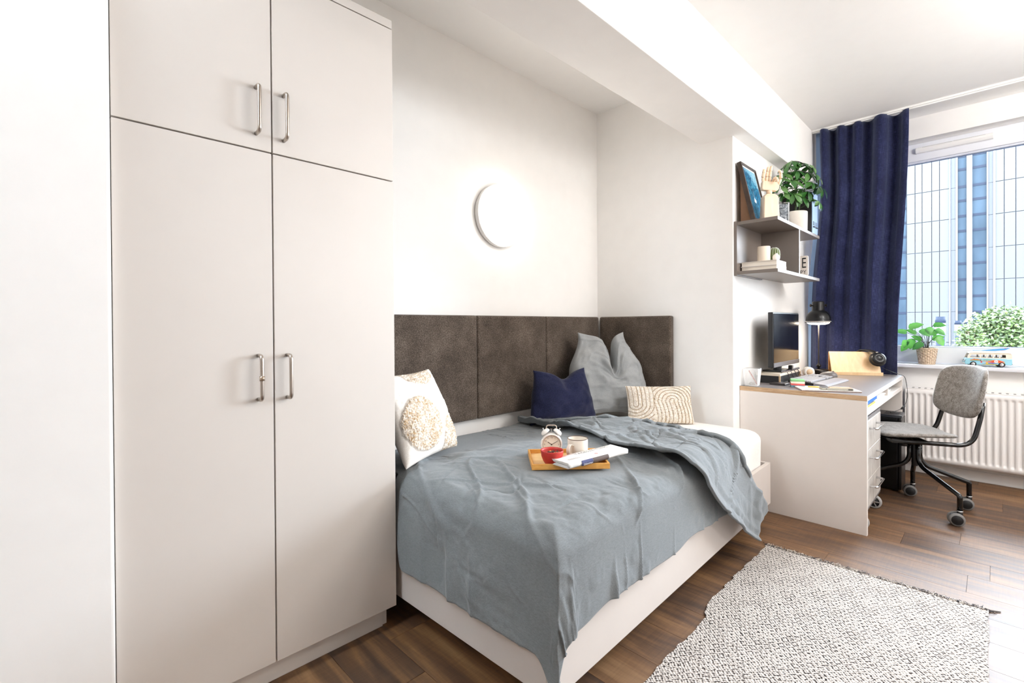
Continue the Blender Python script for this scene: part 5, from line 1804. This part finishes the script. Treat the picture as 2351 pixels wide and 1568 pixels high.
lm2 = leaf_mesh('leaf_blade', [(0.0, 0.003), (0.006, 0.020), (0.018, 0.031), (0.030, 0.028), (0.036, 0.031), (0.048, 0.027), (0.054, 0.029), (0.066, 0.021), (0.078, 0.012), (0.088, 0.002)], t.m, 3.0, 0.18)
M_dst = plain('dark_petiole', (52, 48, 36), 0.6)
ctr = Vector((wx, wy, SZ + 0.105))
vl = Vector((0.08, -0.997, 0))
vf = Vector((-0.997, -0.08, 0))
for (x, f_, z, dx, dz) in [(-0.115, 0.0, 0.13, -0.8, 0.25), (-0.105, 0.02, 0.165, 0.9, 0.45), (-0.005, 0.02, 0.165, 0.6, -0.5), (-0.04, 0.03, 0.15, 0.5, -0.3), (0.035, 0.0, 0.185, 0.8, 0.1), (0.045, 0.03, 0.155, 0.9, -0.5), (0.055, 0.04, 0.10, 0.55, -0.8), (-0.085, 0.04, 0.085, -0.15, -0.9), (-0.115, 0.03, 0.075, -0.3, -0.8), (-0.02, 0.065, 0.055, -0.8, -0.5), (0.01, -0.03, 0.12, 0.5, 0.2), (-0.06, -0.02, 0.12, -0.4, 0.3), (-0.03, 0.0, 0.07, -0.5, 0.4), (0.03, -0.02, 0.08, 0.6, 0.3), (-0.10, -0.01, 0.05, -0.6, -0.6)]:
    tip = ctr + vl * x + vf * f_ + Vector((0, 0, z))
    lf = MB().tube(spline([ctr + vl * x * 0.1, ctr + vl * x * 0.35 + Vector((0, 0, z * 0.65)), tip], 5), [0.0018] * 11, 5).build('leaf', M_dst, sp)
    o = bpy.data.objects.new('leaf_blade', lm2)
    COL.objects.link(o)
    o.parent = lf
    dx_ = (vl * dx + Vector((0, 0, dz)) + vf * 0.25).normalized()
    up_ = (vf * 0.8 + Vector((0, 0, 0.7)))
    yy_ = up_.cross(dx_).normalized()
    zz_ = dx_.cross(yy_)
    R_ = Matrix((dx_, yy_, zz_)).transposed().to_4x4()
    o.matrix_local = Matrix.Translation(tip - ORG[sp]) @ R_ @ Matrix.Scale(0.72 + 0.3 * rg.random(), 4)

# toy camper van
tv = thing('toy_van', 'pale blue and cream toy camper van with flower decals on the sill', 'toy van', (4.69, 0.035, SZ), math.radians(90 + 11), world=False)
M_vb = plain('toy_pale_blue', (150, 206, 222), 0.25, var=0.02, coat=0.3)
M_vc = plain('toy_cream', (238, 228, 212), 0.3, var=0.02, coat=0.3)
# local x = towards the front (left in the photo), local +y = the side seen from the room


def van_section(x0, x1, mb, zlo, zhi, wlo, whi, nose):
    pass


Lh = 0.118
low = MB()
prof = [(-Lh, 0.016), (-Lh - 0.002, 0.03), (-Lh, 0.060), (Lh - 0.010, 0.060), (Lh - 0.001, 0.045), (Lh + 0.002, 0.03), (Lh, 0.016),
        (Lh - 0.026, 0.016), (Lh - 0.028, 0.026), (Lh - 0.036, 0.033), (Lh - 0.048, 0.033), (Lh - 0.056, 0.026), (Lh - 0.058, 0.016), (-Lh + 0.066, 0.016), (-Lh + 0.064, 0.026), (-Lh + 0.056, 0.033), (-Lh + 0.044, 0.033), (-Lh + 0.036, 0.026), (-Lh + 0.034, 0.016)]
low.prism(prof, -0.046, 0.046, 'xz')
low.build('body', M_vb, tv, bevel=0.004)
upm = MB()
yb = 0.045
# pillars and roof of the upper body: windows are real openings
wz0, wz1 = 0.066, 0.085
pil = [(-Lh, -Lh + 0.030), (-0.062, -0.055), (-0.030, -0.023), (0.002, 0.009), (0.034, 0.043), (0.096, 0.104)]
for s_ in (-1, 1):
    ya, yb_ = sorted((s_ * 0.0455, s_ * 0.0425))
    upm.box(-Lh, Lh - 0.012, ya, yb_, 0.060, wz0).box(-Lh, Lh - 0.022, ya, yb_, wz1, 0.092)
    for x0, x1 in pil[:-1]:
        upm.box(x0, x1, ya, yb_, wz0, wz1)
    upm.prism([(0.093, wz0), (0.106, wz0), (0.098, wz1), (0.084, wz1)], ya, yb_, 'xz')
upm.box(-Lh, -Lh + 0.003, -0.042, 0.042, 0.060, 0.092)
upm.build('cabin', M_vc, tv)
rf = MB()
rf.prism([(-Lh, 0.0922), (-Lh + 0.004, 0.098), (-Lh + 0.02, 0.103), (0.07, 0.103), (0.09, 0.099), (Lh - 0.022, 0.0922)], -0.044, 0.044, 'xz')
rf.build('roof', M_vc, tv, bevel=0.004)
rk = MB()
for s_ in (-0.03, 0.03):
    rk.tube([(-0.07, s_, 0.108), (0.06, s_, 0.108)], 0.0012, 6)
for x in (-0.06, 0.0, 0.055):
    rk.tube(fillet([(x, -0.036, 0.1032), (x, -0.034, 0.1085), (x, 0.034, 0.1085), (x, 0.036, 0.1032)], 0.004, 3), 0.001, 6)
rk.build('roof_rack', M_vc, tv)
sb = MB()
sbp = [(-0.115, 0.004), (-0.095, 0.012), (-0.04, 0.015), (0.03, 0.0135), (0.07, 0.004), (0.07, -0.004), (0.03, -0.0135), (-0.04, -0.015), (-0.095, -0.012), (-0.115, -0.004)]
sb.add([(x, y, 0.1105 + 0.020 * max(0, (-x - 0.06) / 0.055) ** 2) for x, y in sbp] + [(x, y, 0.1135 + 0.020 * max(0, (-x - 0.06) / 0.055) ** 2) for x, y in sbp], [tuple(range(9, -1, -1)), tuple(range(10, 20))] + [(i, (i + 1) % 10, 10 + (i + 1) % 10, 10 + i) for i in range(10)])
sb.build('surfboard', plain('surf_blue', (70, 150, 205), 0.3), tv)
fin = MB().prism([(-0.070, 0.113), (-0.092, 0.116), (-0.103, 0.131), (-0.092, 0.132)], -0.001, 0.001, 'xz')
fin.build('surfboard_fin', plain('surf_red', (214, 70, 72), 0.4), tv)
for x in (Lh - 0.042, -Lh + 0.050):
    for s_ in (-1, 1):
        m = MB()
        m.lathe([(0.010, s_ * 0.0465), (0.0145, s_ * 0.0470), (0.0175, s_ * 0.0455), (0.0178, s_ * 0.036), (0, s_ * 0.035)], (x, 0, 0.0178), 'y', 28)
        m.lathe([(0, s_ * 0.0478), (0.006, s_ * 0.0485), (0.010, s_ * 0.0468)], (x, 0, 0.0178), 'y', 24, mi=1)
        m.build('wheel', [M_black, M_chrome], tv)
bm_ = MB()
bm_.box(Lh + 0.001, Lh + 0.008, -0.046, 0.046, 0.018, 0.026).box(-Lh - 0.008, -Lh - 0.001, -0.046, 0.046, 0.018, 0.026)
bm_.build('bumper', M_chrome, tv, bevel=0.002)
hl = MB()
for s_ in (-0.028, 0.028):
    hl.lathe([(0, 0.0045), (0.007, 0.003), (0.008, 0.0)], (Lh + 0.0005, s_, 0.042), 'x', 16)
hl.build('headlight', M_chrome, tv)
# decals on both long sides (flat print a hair proud of the body)
M_dec = [plain('decal_%d' % i, c_, 0.4) for i, c_ in enumerate([(206, 70, 40), (238, 196, 70), (96, 176, 74), (60, 110, 200), (120, 80, 170), (244, 240, 236), (226, 110, 50), (90, 60, 50), (210, 60, 70)])]
dc = MB()


def arc_band(s_, x0, x1, zb, h, th0, mi, lift):
    n_ = 14
    up1, dn1 = [], []
    for i in range(n_ + 1):
        q = i / n_
        x = x0 + (x1 - x0) * q
        z = zb + h * math.sin(PI * (0.12 + 0.88 * q))
        w_ = th0 * (0.15 + 0.85 * math.sin(PI * min(1, 0.1 + q)))
        up1.append((x, s_ * (0.0461 + lift), z + w_))
        dn1.append((x, s_ * (0.0461 + lift), z))
    vs = up1 + dn1
    fs = [(i, i + 1, n_ + 2 + i, n_ + 1 + i) if s_ > 0 else (n_ + 1 + i, n_ + 2 + i, i + 1, i) for i in range(n_)]
    dc.add(vs, fs, mi=mi)


def dot(s_, x, z, r_, mi, lift, pet=0):
    n_ = 24
    vs = [(x + r_ * (1 + (0.35 * math.cos(pet * 2 * PI * k / n_) if pet else 0)) * math.cos(2 * PI * k / n_), s_ * (0.0461 + lift), z + r_ * (1 + (0.35 * math.cos(pet * 2 * PI * k / n_) if pet else 0)) * math.sin(2 * PI * k / n_)) for k in range(n_)]
    dc.add(vs, [tuple(range(n_ - 1, -1, -1)) if s_ > 0 else tuple(range(n_))], mi=mi)


for s_ in (1, -1):
    dc = MB()
    for i, (mi, zz_) in enumerate(((0, 0.046), (6, 0.0435), (1, 0.041), (2, 0.0385), (3, 0.036))):
        arc_band(s_, 0.092, 0.020, zz_ - 0.002, 0.007, 0.0028, mi, 0.0001)
    for i, (mi, zz_) in enumerate(((6, 0.040), (0, 0.034), (6, 0.028))):
        arc_band(s_, -0.082, 0.02, zz_ - 0.010, 0.013, 0.007, mi, 0.0001)
    for i, (mi, zz_) in enumerate(((4, 0.029), (3, 0.026), (2, 0.023), (1, 0.020))):
        arc_band(s_, -0.048, 0.035, zz_ - 0.007, 0.005, 0.0032, mi, 0.00015)
    dot(s_, -0.040, 0.0405, 0.010, 5, 0.0003)
    for k in range(3):
        q = 0.6 + 2 * PI * k / 3
        dot(s_, -0.040 + 0.0045 * math.cos(q), 0.0405 + 0.0045 * math.sin(q), 0.0024, 8, 0.0004)
    dot(s_, 0.034, 0.034, 0.0055, 8, 0.0003, 5)
    dot(s_, 0.006, 0.0275, 0.0060, 1, 0.0003)
    dot(s_, 0.006, 0.0275, 0.0022, 0, 0.0004)
    dot(s_, -0.022, 0.027, 0.0050, 4, 0.0003, 5)
    dot(s_, 0.0705, 0.054, 0.0028, 8, 0.0003, 3)
    dot(s_, 0.038, 0.046, 0.0035, 7, 0.0003, 5)
    dot(s_, -0.078, 0.030, 0.0035, 1, 0.0003, 5)
    ex = (-1, 0, 0) if s_ > 0 else (1, 0, 0)
    put_text(dc, 'SOUNDS', 0.0125, (0.003, s_ * 0.0466, 0.0485), ex, (0, 0, 1), 0.0, 0.92, 0, 0.86, 2)
    put_text(dc, 'FUNKY', 0.0135, (0.006, s_ * 0.0466, 0.0385), ex, (0, 0, 1), 0.0, 0.92, 0, 0.86, 6)
    dc.build('decals', M_dec, tv)
it = MB()
it.box(-Lh + 0.004, Lh - 0.02, -0.041, 0.041, 0.0602, 0.064)
it.build('interior', plain('toy_interior', (60, 62, 68), 0.6), tv)

# ================================================================== BREAKFAST TRAY ON THE BED
TZ = 0.5738
M_bam = wood('bamboo', (206, 142, 62), (228, 172, 92), (4, 4, 30), 0.4)
M_bamf = wood('bamboo_base', (226, 184, 120), (240, 206, 150), (3, 14, 3), 0.4)
ty = thing('tray', 'rectangular bamboo tray on the duvet', 'tray', (1.50, 1.22, TZ), math.radians(-42.5), world=False)
hw, hd_ = 0.150, 0.113
B(-hw + 0.006, hw - 0.006, -hd_ + 0.006, hd_ - 0.006, 0.0, 0.006).build('base', M_bamf, ty)
for x0, x1, y0, y1 in ((-hw, hw, -hd_, -hd_ + 0.0085), (-hw, hw, hd_ - 0.0085, hd_), (-hw, -hw + 0.0085, -hd_ + 0.0086, hd_ - 0.0086), (hw - 0.0085, hw, -hd_ + 0.0086, hd_ - 0.0086)):
    B(x0, x1, y0, y1, 0.0, 0.022).build('rim', M_bam, ty, bevel=0.0015)
TT = TZ + 0.0062
bw = thing('bowl', 'small ribbed red bowl of muesli on the tray', 'bowl', (1.402, 1.213, TT))
bc = (1.402, 1.213, 0)
outer = [(0, TT), (0.021, TT), (0.024, TT + 0.002), (0.034, TT + 0.018), (0.041, TT + 0.036), (0.0445, TT + 0.056), (0.0445, TT + 0.060), (0.0425, TT + 0.060), (0.041, TT + 0.052), (0.036, TT + 0.030), (0.024, TT + 0.014), (0, TT + 0.010)]
MB().lathe(outer, bc, seg=144, wob=lambda an_, h: 1 + (0.012 * math.cos(48 * an_) if TT + 0.003 < h < TT + 0.050 else 0)).build('shell', plain('red_stoneware', (186, 46, 38), 0.4, var=0.08), bw)
M_nut = NT('muesli')
M_nut.set(Base_Color=M_nut.ramp(M_nut.n('ShaderNodeNewGeometry').outputs['Random Per Island'], [(0.0, c4((50, 26, 18))), (0.35, c4((120, 60, 34))), (0.6, c4((214, 150, 84))), (1.0, c4((244, 224, 190)))], 'CONSTANT'), Roughness=0.5)
m = MB()
for i in range(46):
    q, rr_ = random.random() * 2 * PI, 0.036 * math.sqrt(random.random())
    m.ball((bc[0] + rr_ * math.cos(q), bc[1] + rr_ * math.sin(q), TT + 0.044 + random.uniform(-0.002, 0.004)), random.uniform(0.004, 0.007), random.uniform(0.003, 0.006), random.uniform(0.003, 0.005), 8, 6)
m.build('muesli', M_nut.m, bw, kind='stuff')

mg = thing('mug', 'cream enamel mug with a brown rim on the tray', 'mug', (1.556, 1.207, TT))
mc = (1.556, 1.207, 0)
M_enam = plain('cream_enamel', (226, 216, 202), 0.25, var=0.03)
MB().lathe([(0, TT), (0.036, TT), (0.040, TT + 0.004), (0.0415, TT + 0.012), (0.0415, TT + 0.078), (0.040, TT + 0.080), (0.0388, TT + 0.078), (0.0388, TT + 0.010), (0, TT + 0.006)], mc, seg=48).build('cup', M_enam, mg)
MB().lathe([(0.0405 + 0.0016 * math.cos(q), TT + 0.0795 + 0.0016 * math.sin(q)) for q in np.linspace(0, 2 * PI, 9)], mc, seg=48).build('rim', plain('brown_rim', (96, 70, 54), 0.4), mg)
hdir = Vector((-0.80, -0.60, 0)).normalized()
hdir = (hdir * 0.85 - Vector((0.71, -0.71, 0)) * 0.55).normalized()
side_ = Vector((-hdir.y, hdir.x, 0))
hpth = spline([Vector(mc) + hdir * 0.041 + Vector((0, 0, TT + 0.058)), Vector(mc) + hdir * 0.060 + Vector((0, 0, TT + 0.064)), Vector(mc) + hdir * 0.074 + Vector((0, 0, TT + 0.050)), Vector(mc) + hdir * 0.072 + Vector((0, 0, TT + 0.030)), Vector(mc) + hdir * 0.058 + Vector((0, 0, TT + 0.016)), Vector(mc) + hdir * 0.047 + Vector((0, 0, TT + 0.020)), Vector(mc) + hdir * 0.041 + Vector((0, 0, TT + 0.026))], 6)
vs, fs = [], []
for i, q in enumerate(hpth):
    t_ = (hpth[min(i + 1, len(hpth) - 1)] - hpth[max(i - 1, 0)]).normalized()
    n_ = side_.cross(t_)
    for x, y in ((-0.008, 0.0), (-0.006, 0.002), (0.006, 0.002), (0.008, 0), (0.006, -0.002), (-0.006, -0.002)):
        vs.append(q + side_ * x + n_ * y)
for i in range(len(hpth) - 1):
    for k in range(6):
        fs.append((i * 6 + k, i * 6 + (k + 1) % 6, (i + 1) * 6 + (k + 1) % 6, (i + 1) * 6 + k))
MB().add(vs, fs, True).build('handle', M_enam, mg, weld=True)

# twin-bell alarm clock
ck = thing('alarm_clock', 'white twin-bell alarm clock on the tray behind the red bowl', 'clock', (1.490, 1.292, TT))
X = Matrix.Translation((1.490, 1.292, TT + 0.0548)) @ Matrix.Rotation(math.radians(-48), 4, 'Z')


def ckm():
    m = MB()
    m.xf = X
    return m


M_cw = plain('clock_white', (240, 234, 226), 0.25)
m = ckm()
m.lathe([(0, 0.022), (0.038, 0.022), (0.0435, 0.016), (0.0445, -0.012), (0.0435, -0.020), (0.0385, -0.021), (0.038, -0.016), (0, -0.016)], axis='y', seg=56)
m.build('case', M_cw, ck)
m = ckm()
m.lathe([(0, -0.0165), (0.0378, -0.0165)], axis='y', seg=48)
fc = m.build('dial', plain('cream_dial', (236, 224, 204), 0.5), ck)
m = ckm()
for k in range(12):
    q = PI / 2 - (k + 1) * PI / 6
    put_text(m, str(k + 1), 0.0088, (0.0285 * math.cos(q), -0.0168, 0.0285 * math.sin(q)), (1, 0, 0), (0, 0, 1), 0.0003)
for k in range(60):
    q = k * PI / 30
    m.obox((0.0352 * math.cos(q), -0.0170, 0.0352 * math.sin(q)), Vector((math.cos(q), 0, math.sin(q))) * 0.0012, Vector((-math.sin(q), 0, math.cos(q))) * (0.0005 if k % 5 else 0.0009), (0, 0.0001, 0))
m.build('numerals', plain('brown_numerals', (104, 78, 58), 0.6), fc)
m = ckm()
for q, l_, w_ in ((math.radians(90 + 55), 0.019, 0.0011), (math.radians(90 - 60), 0.026, 0.0009)):
    v_ = Vector((math.cos(q), 0, math.sin(q)))
    m.obox(v_ * l_ / 2 + Vector((0, -0.0180, 0)), v_ * l_ / 2, Vector((-v_.z, 0, v_.x)) * w_, (0, 0.0003, 0))
m.lathe([(0, -0.0195), (0.0028, -0.0190), (0.0028, -0.0172)], axis='y', seg=14)
m.build('hands', plain('dark_brown_hands', (46, 28, 22), 0.5), fc)
for s_ in (-1, 1):
    m = ckm()
    xb = m.xf
    m.xf = xb @ Matrix.Translation((s_ * 0.025, 0, 0.0475)) @ Matrix.Rotation(s_ * 0.62, 4, 'Y')
    m.lathe([(0.0195, -0.003), (0.0195, 0.001), (0.0165, 0.007), (0.009, 0.0105), (0, 0.0115)], seg=28)
    m.lathe([(0, -0.002), (0.0195, -0.003)], seg=28)
    m.build('bell', M_cw, ck)
    m = ckm()
    m.xf = xb @ Matrix.Translation((s_ * 0.025, 0, 0.0475)) @ Matrix.Rotation(s_ * 0.62, 4, 'Y')
    m.cyl((0, 0, -0.010), (0, 0, 0.016), 0.0018, seg=10).ball((0, 0, 0.017), 0.0032, seg=10, rings=6)
    m.build('bell_post', M_chrome, ck)
    m = ckm()
    m.tube([(s_ * 0.024, 0, -0.036), (s_ * 0.033, 0, -0.0515)], [0.0035, 0.0028], 10)
    m.build('foot', M_cw, ck)
m = ckm()
m.tube(fillet([(-0.0215, 0, 0.056), (-0.0205, 0, 0.076), (0.0205, 0, 0.076), (0.0215, 0, 0.056)], 0.012, 6), 0.0021, 10)
m.build('carry_handle', plain('beige_handle', (200, 182, 166), 0.35), ck)
m = ckm()
m.cyl((0, 0, 0.043), (0, 0, 0.060), 0.0012, seg=8).obox((0, 0, 0.060), (0.005, 0, 0), (0, 0.002, 0), (0, 0, 0.0022))
m.build('hammer', M_chrome, ck)

# folded newspaper across the tray corner
nw = thing('newspaper', 'folded newspaper lying across the front corner of the tray', 'newspaper', (1.527, 1.081, TZ + 0.0222), math.radians(-6.5), world=False)
LNp = 0.168
nseg = 26


def sheet_fold(th_, gap, depth, off, mb, mi=0, wav=0.0):
    """U-folded layer: rounded fold at -y (towards the room), open at +y"""
    pr = []
    R_ = gap / 2
    for q in np.linspace(depth, 0, 6):
        pr.append((q + 0.0, R_ * 2 + off))
    for q in np.linspace(PI / 2, 3 * PI / 2, 9)[1:-1]:
        pr.append((-R_ * 0.9 * abs(math.cos(q)), R_ + R_ * math.sin(q) + off))
    for q in np.linspace(0, depth * 0.97, 6):
        pr.append((q, off))
    xs_ = np.linspace(-LNp, LNp, nseg)
    P = np.zeros((len(pr), nseg, 3))
    for i, (y, z) in enumerate(pr):
        P[i, :, 0] = xs_
        P[i, :, 1] = y + 0.0015 * np.sin(xs_ * 30 + i)
        P[i, :, 2] = z + wav * np.sin(xs_ * 26 + 1.0 + y * 20) * (y / depth if y > 0 else 0)
    return mb.grid(P, mi=mi)


for i in range(5):
    m = MB()
    sheet_fold(0.0005, 0.020 - i * 0.0034, 0.086 - 0.0025 * i, 0.0012 + i * 0.0017, m, 0, 0.0012)
    m.build('sheet', M_paper, nw, solid=0.0006)
m = MB()
zt = 0.0212 + 0.0008
put_text(m, 'TAGESZEITUNG', 0.022, (0.03, 0.066, zt), (1, 0, 0), (0, 1, 0), 0.0009, 1.25, 0, 1.0)
for i in range(3):
    m.add([(-0.14, 0.035 - 0.005 * i, zt + 0.0008), (-0.085 + 0.01 * i, 0.035 - 0.005 * i, zt + 0.0008), (-0.085 + 0.01 * i, 0.0365 - 0.005 * i, zt + 0.0008), (-0.14, 0.0365 - 0.005 * i, zt + 0.0008)], [(0, 1, 2, 3)])
    m.add([(0.03, 0.032 - 0.006 * i, zt + 0.0008), (0.075, 0.032 - 0.006 * i, zt + 0.0008), (0.075, 0.0330 - 0.006 * i, zt + 0.0008), (0.03, 0.0330 - 0.006 * i, zt + 0.0008)], [(0, 1, 2, 3)])
m.build('print', plain('grey_ink', (96, 90, 88), 0.8), nw)
m = MB()


def fold_patch(x0, x1, a0, a1, mb, mi):
    R_ = 0.0100
    vs, fs = [], []
    n_ = 8
    for i in range(n_ + 1):
        q = a0 + (a1 - a0) * i / n_
        for x in (x0, x1):
            vs.append((x, -0.0012 - (R_ * 0.9 + 0.0012) * abs(math.cos(q)) - 0.001, 0.0112 + (R_ + 0.0012) * math.sin(q)))
    for i in range(n_):
        fs.append((2 * i, 2 * i + 2, 2 * i + 3, 2 * i + 1))
    mb.add(vs, fs, True, mi)


fold_patch(-0.105, -0.045, PI * 0.62, PI * 1.40, m, 0)
fold_patch(-0.0445, 0.045, PI * 0.62, PI * 1.40, m, 1)
m.build('cover_picture', [plain('newsprint_navy', (62, 66, 108), 0.7), plain('newsprint_brown', (84, 70, 64), 0.7, var=0.3)], nw)
m = MB()
put_text(m, 'Gekommen', 0.0115, (-0.075, -0.0128, 0.0085), (1, 0, 0), (0, -0.12, 1), 0.0012, 1.0, 0.25, 0.9)
m.build('headline', M_paper, nw)
m = MB()
for i in range(4):
    fold_patch(-0.155, -0.118 - 0.008 * (i % 2), PI * (0.80 + 0.13 * i), PI * (0.82 + 0.13 * i), m, 0)
m.build('print', plain('grey_ink2', (110, 104, 100), 0.8), nw)
m = MB()
m.tube([(0.012 + 0.006 * math.cos(q), 0.026 + 0.006 * math.sin(q), zt + 0.0009) for q in np.linspace(0, 2 * PI, 16, endpoint=False)], 0.0006, 4, closed=True)
m.build('stamp', plain('red_ink', (196, 110, 108), 0.8), nw)
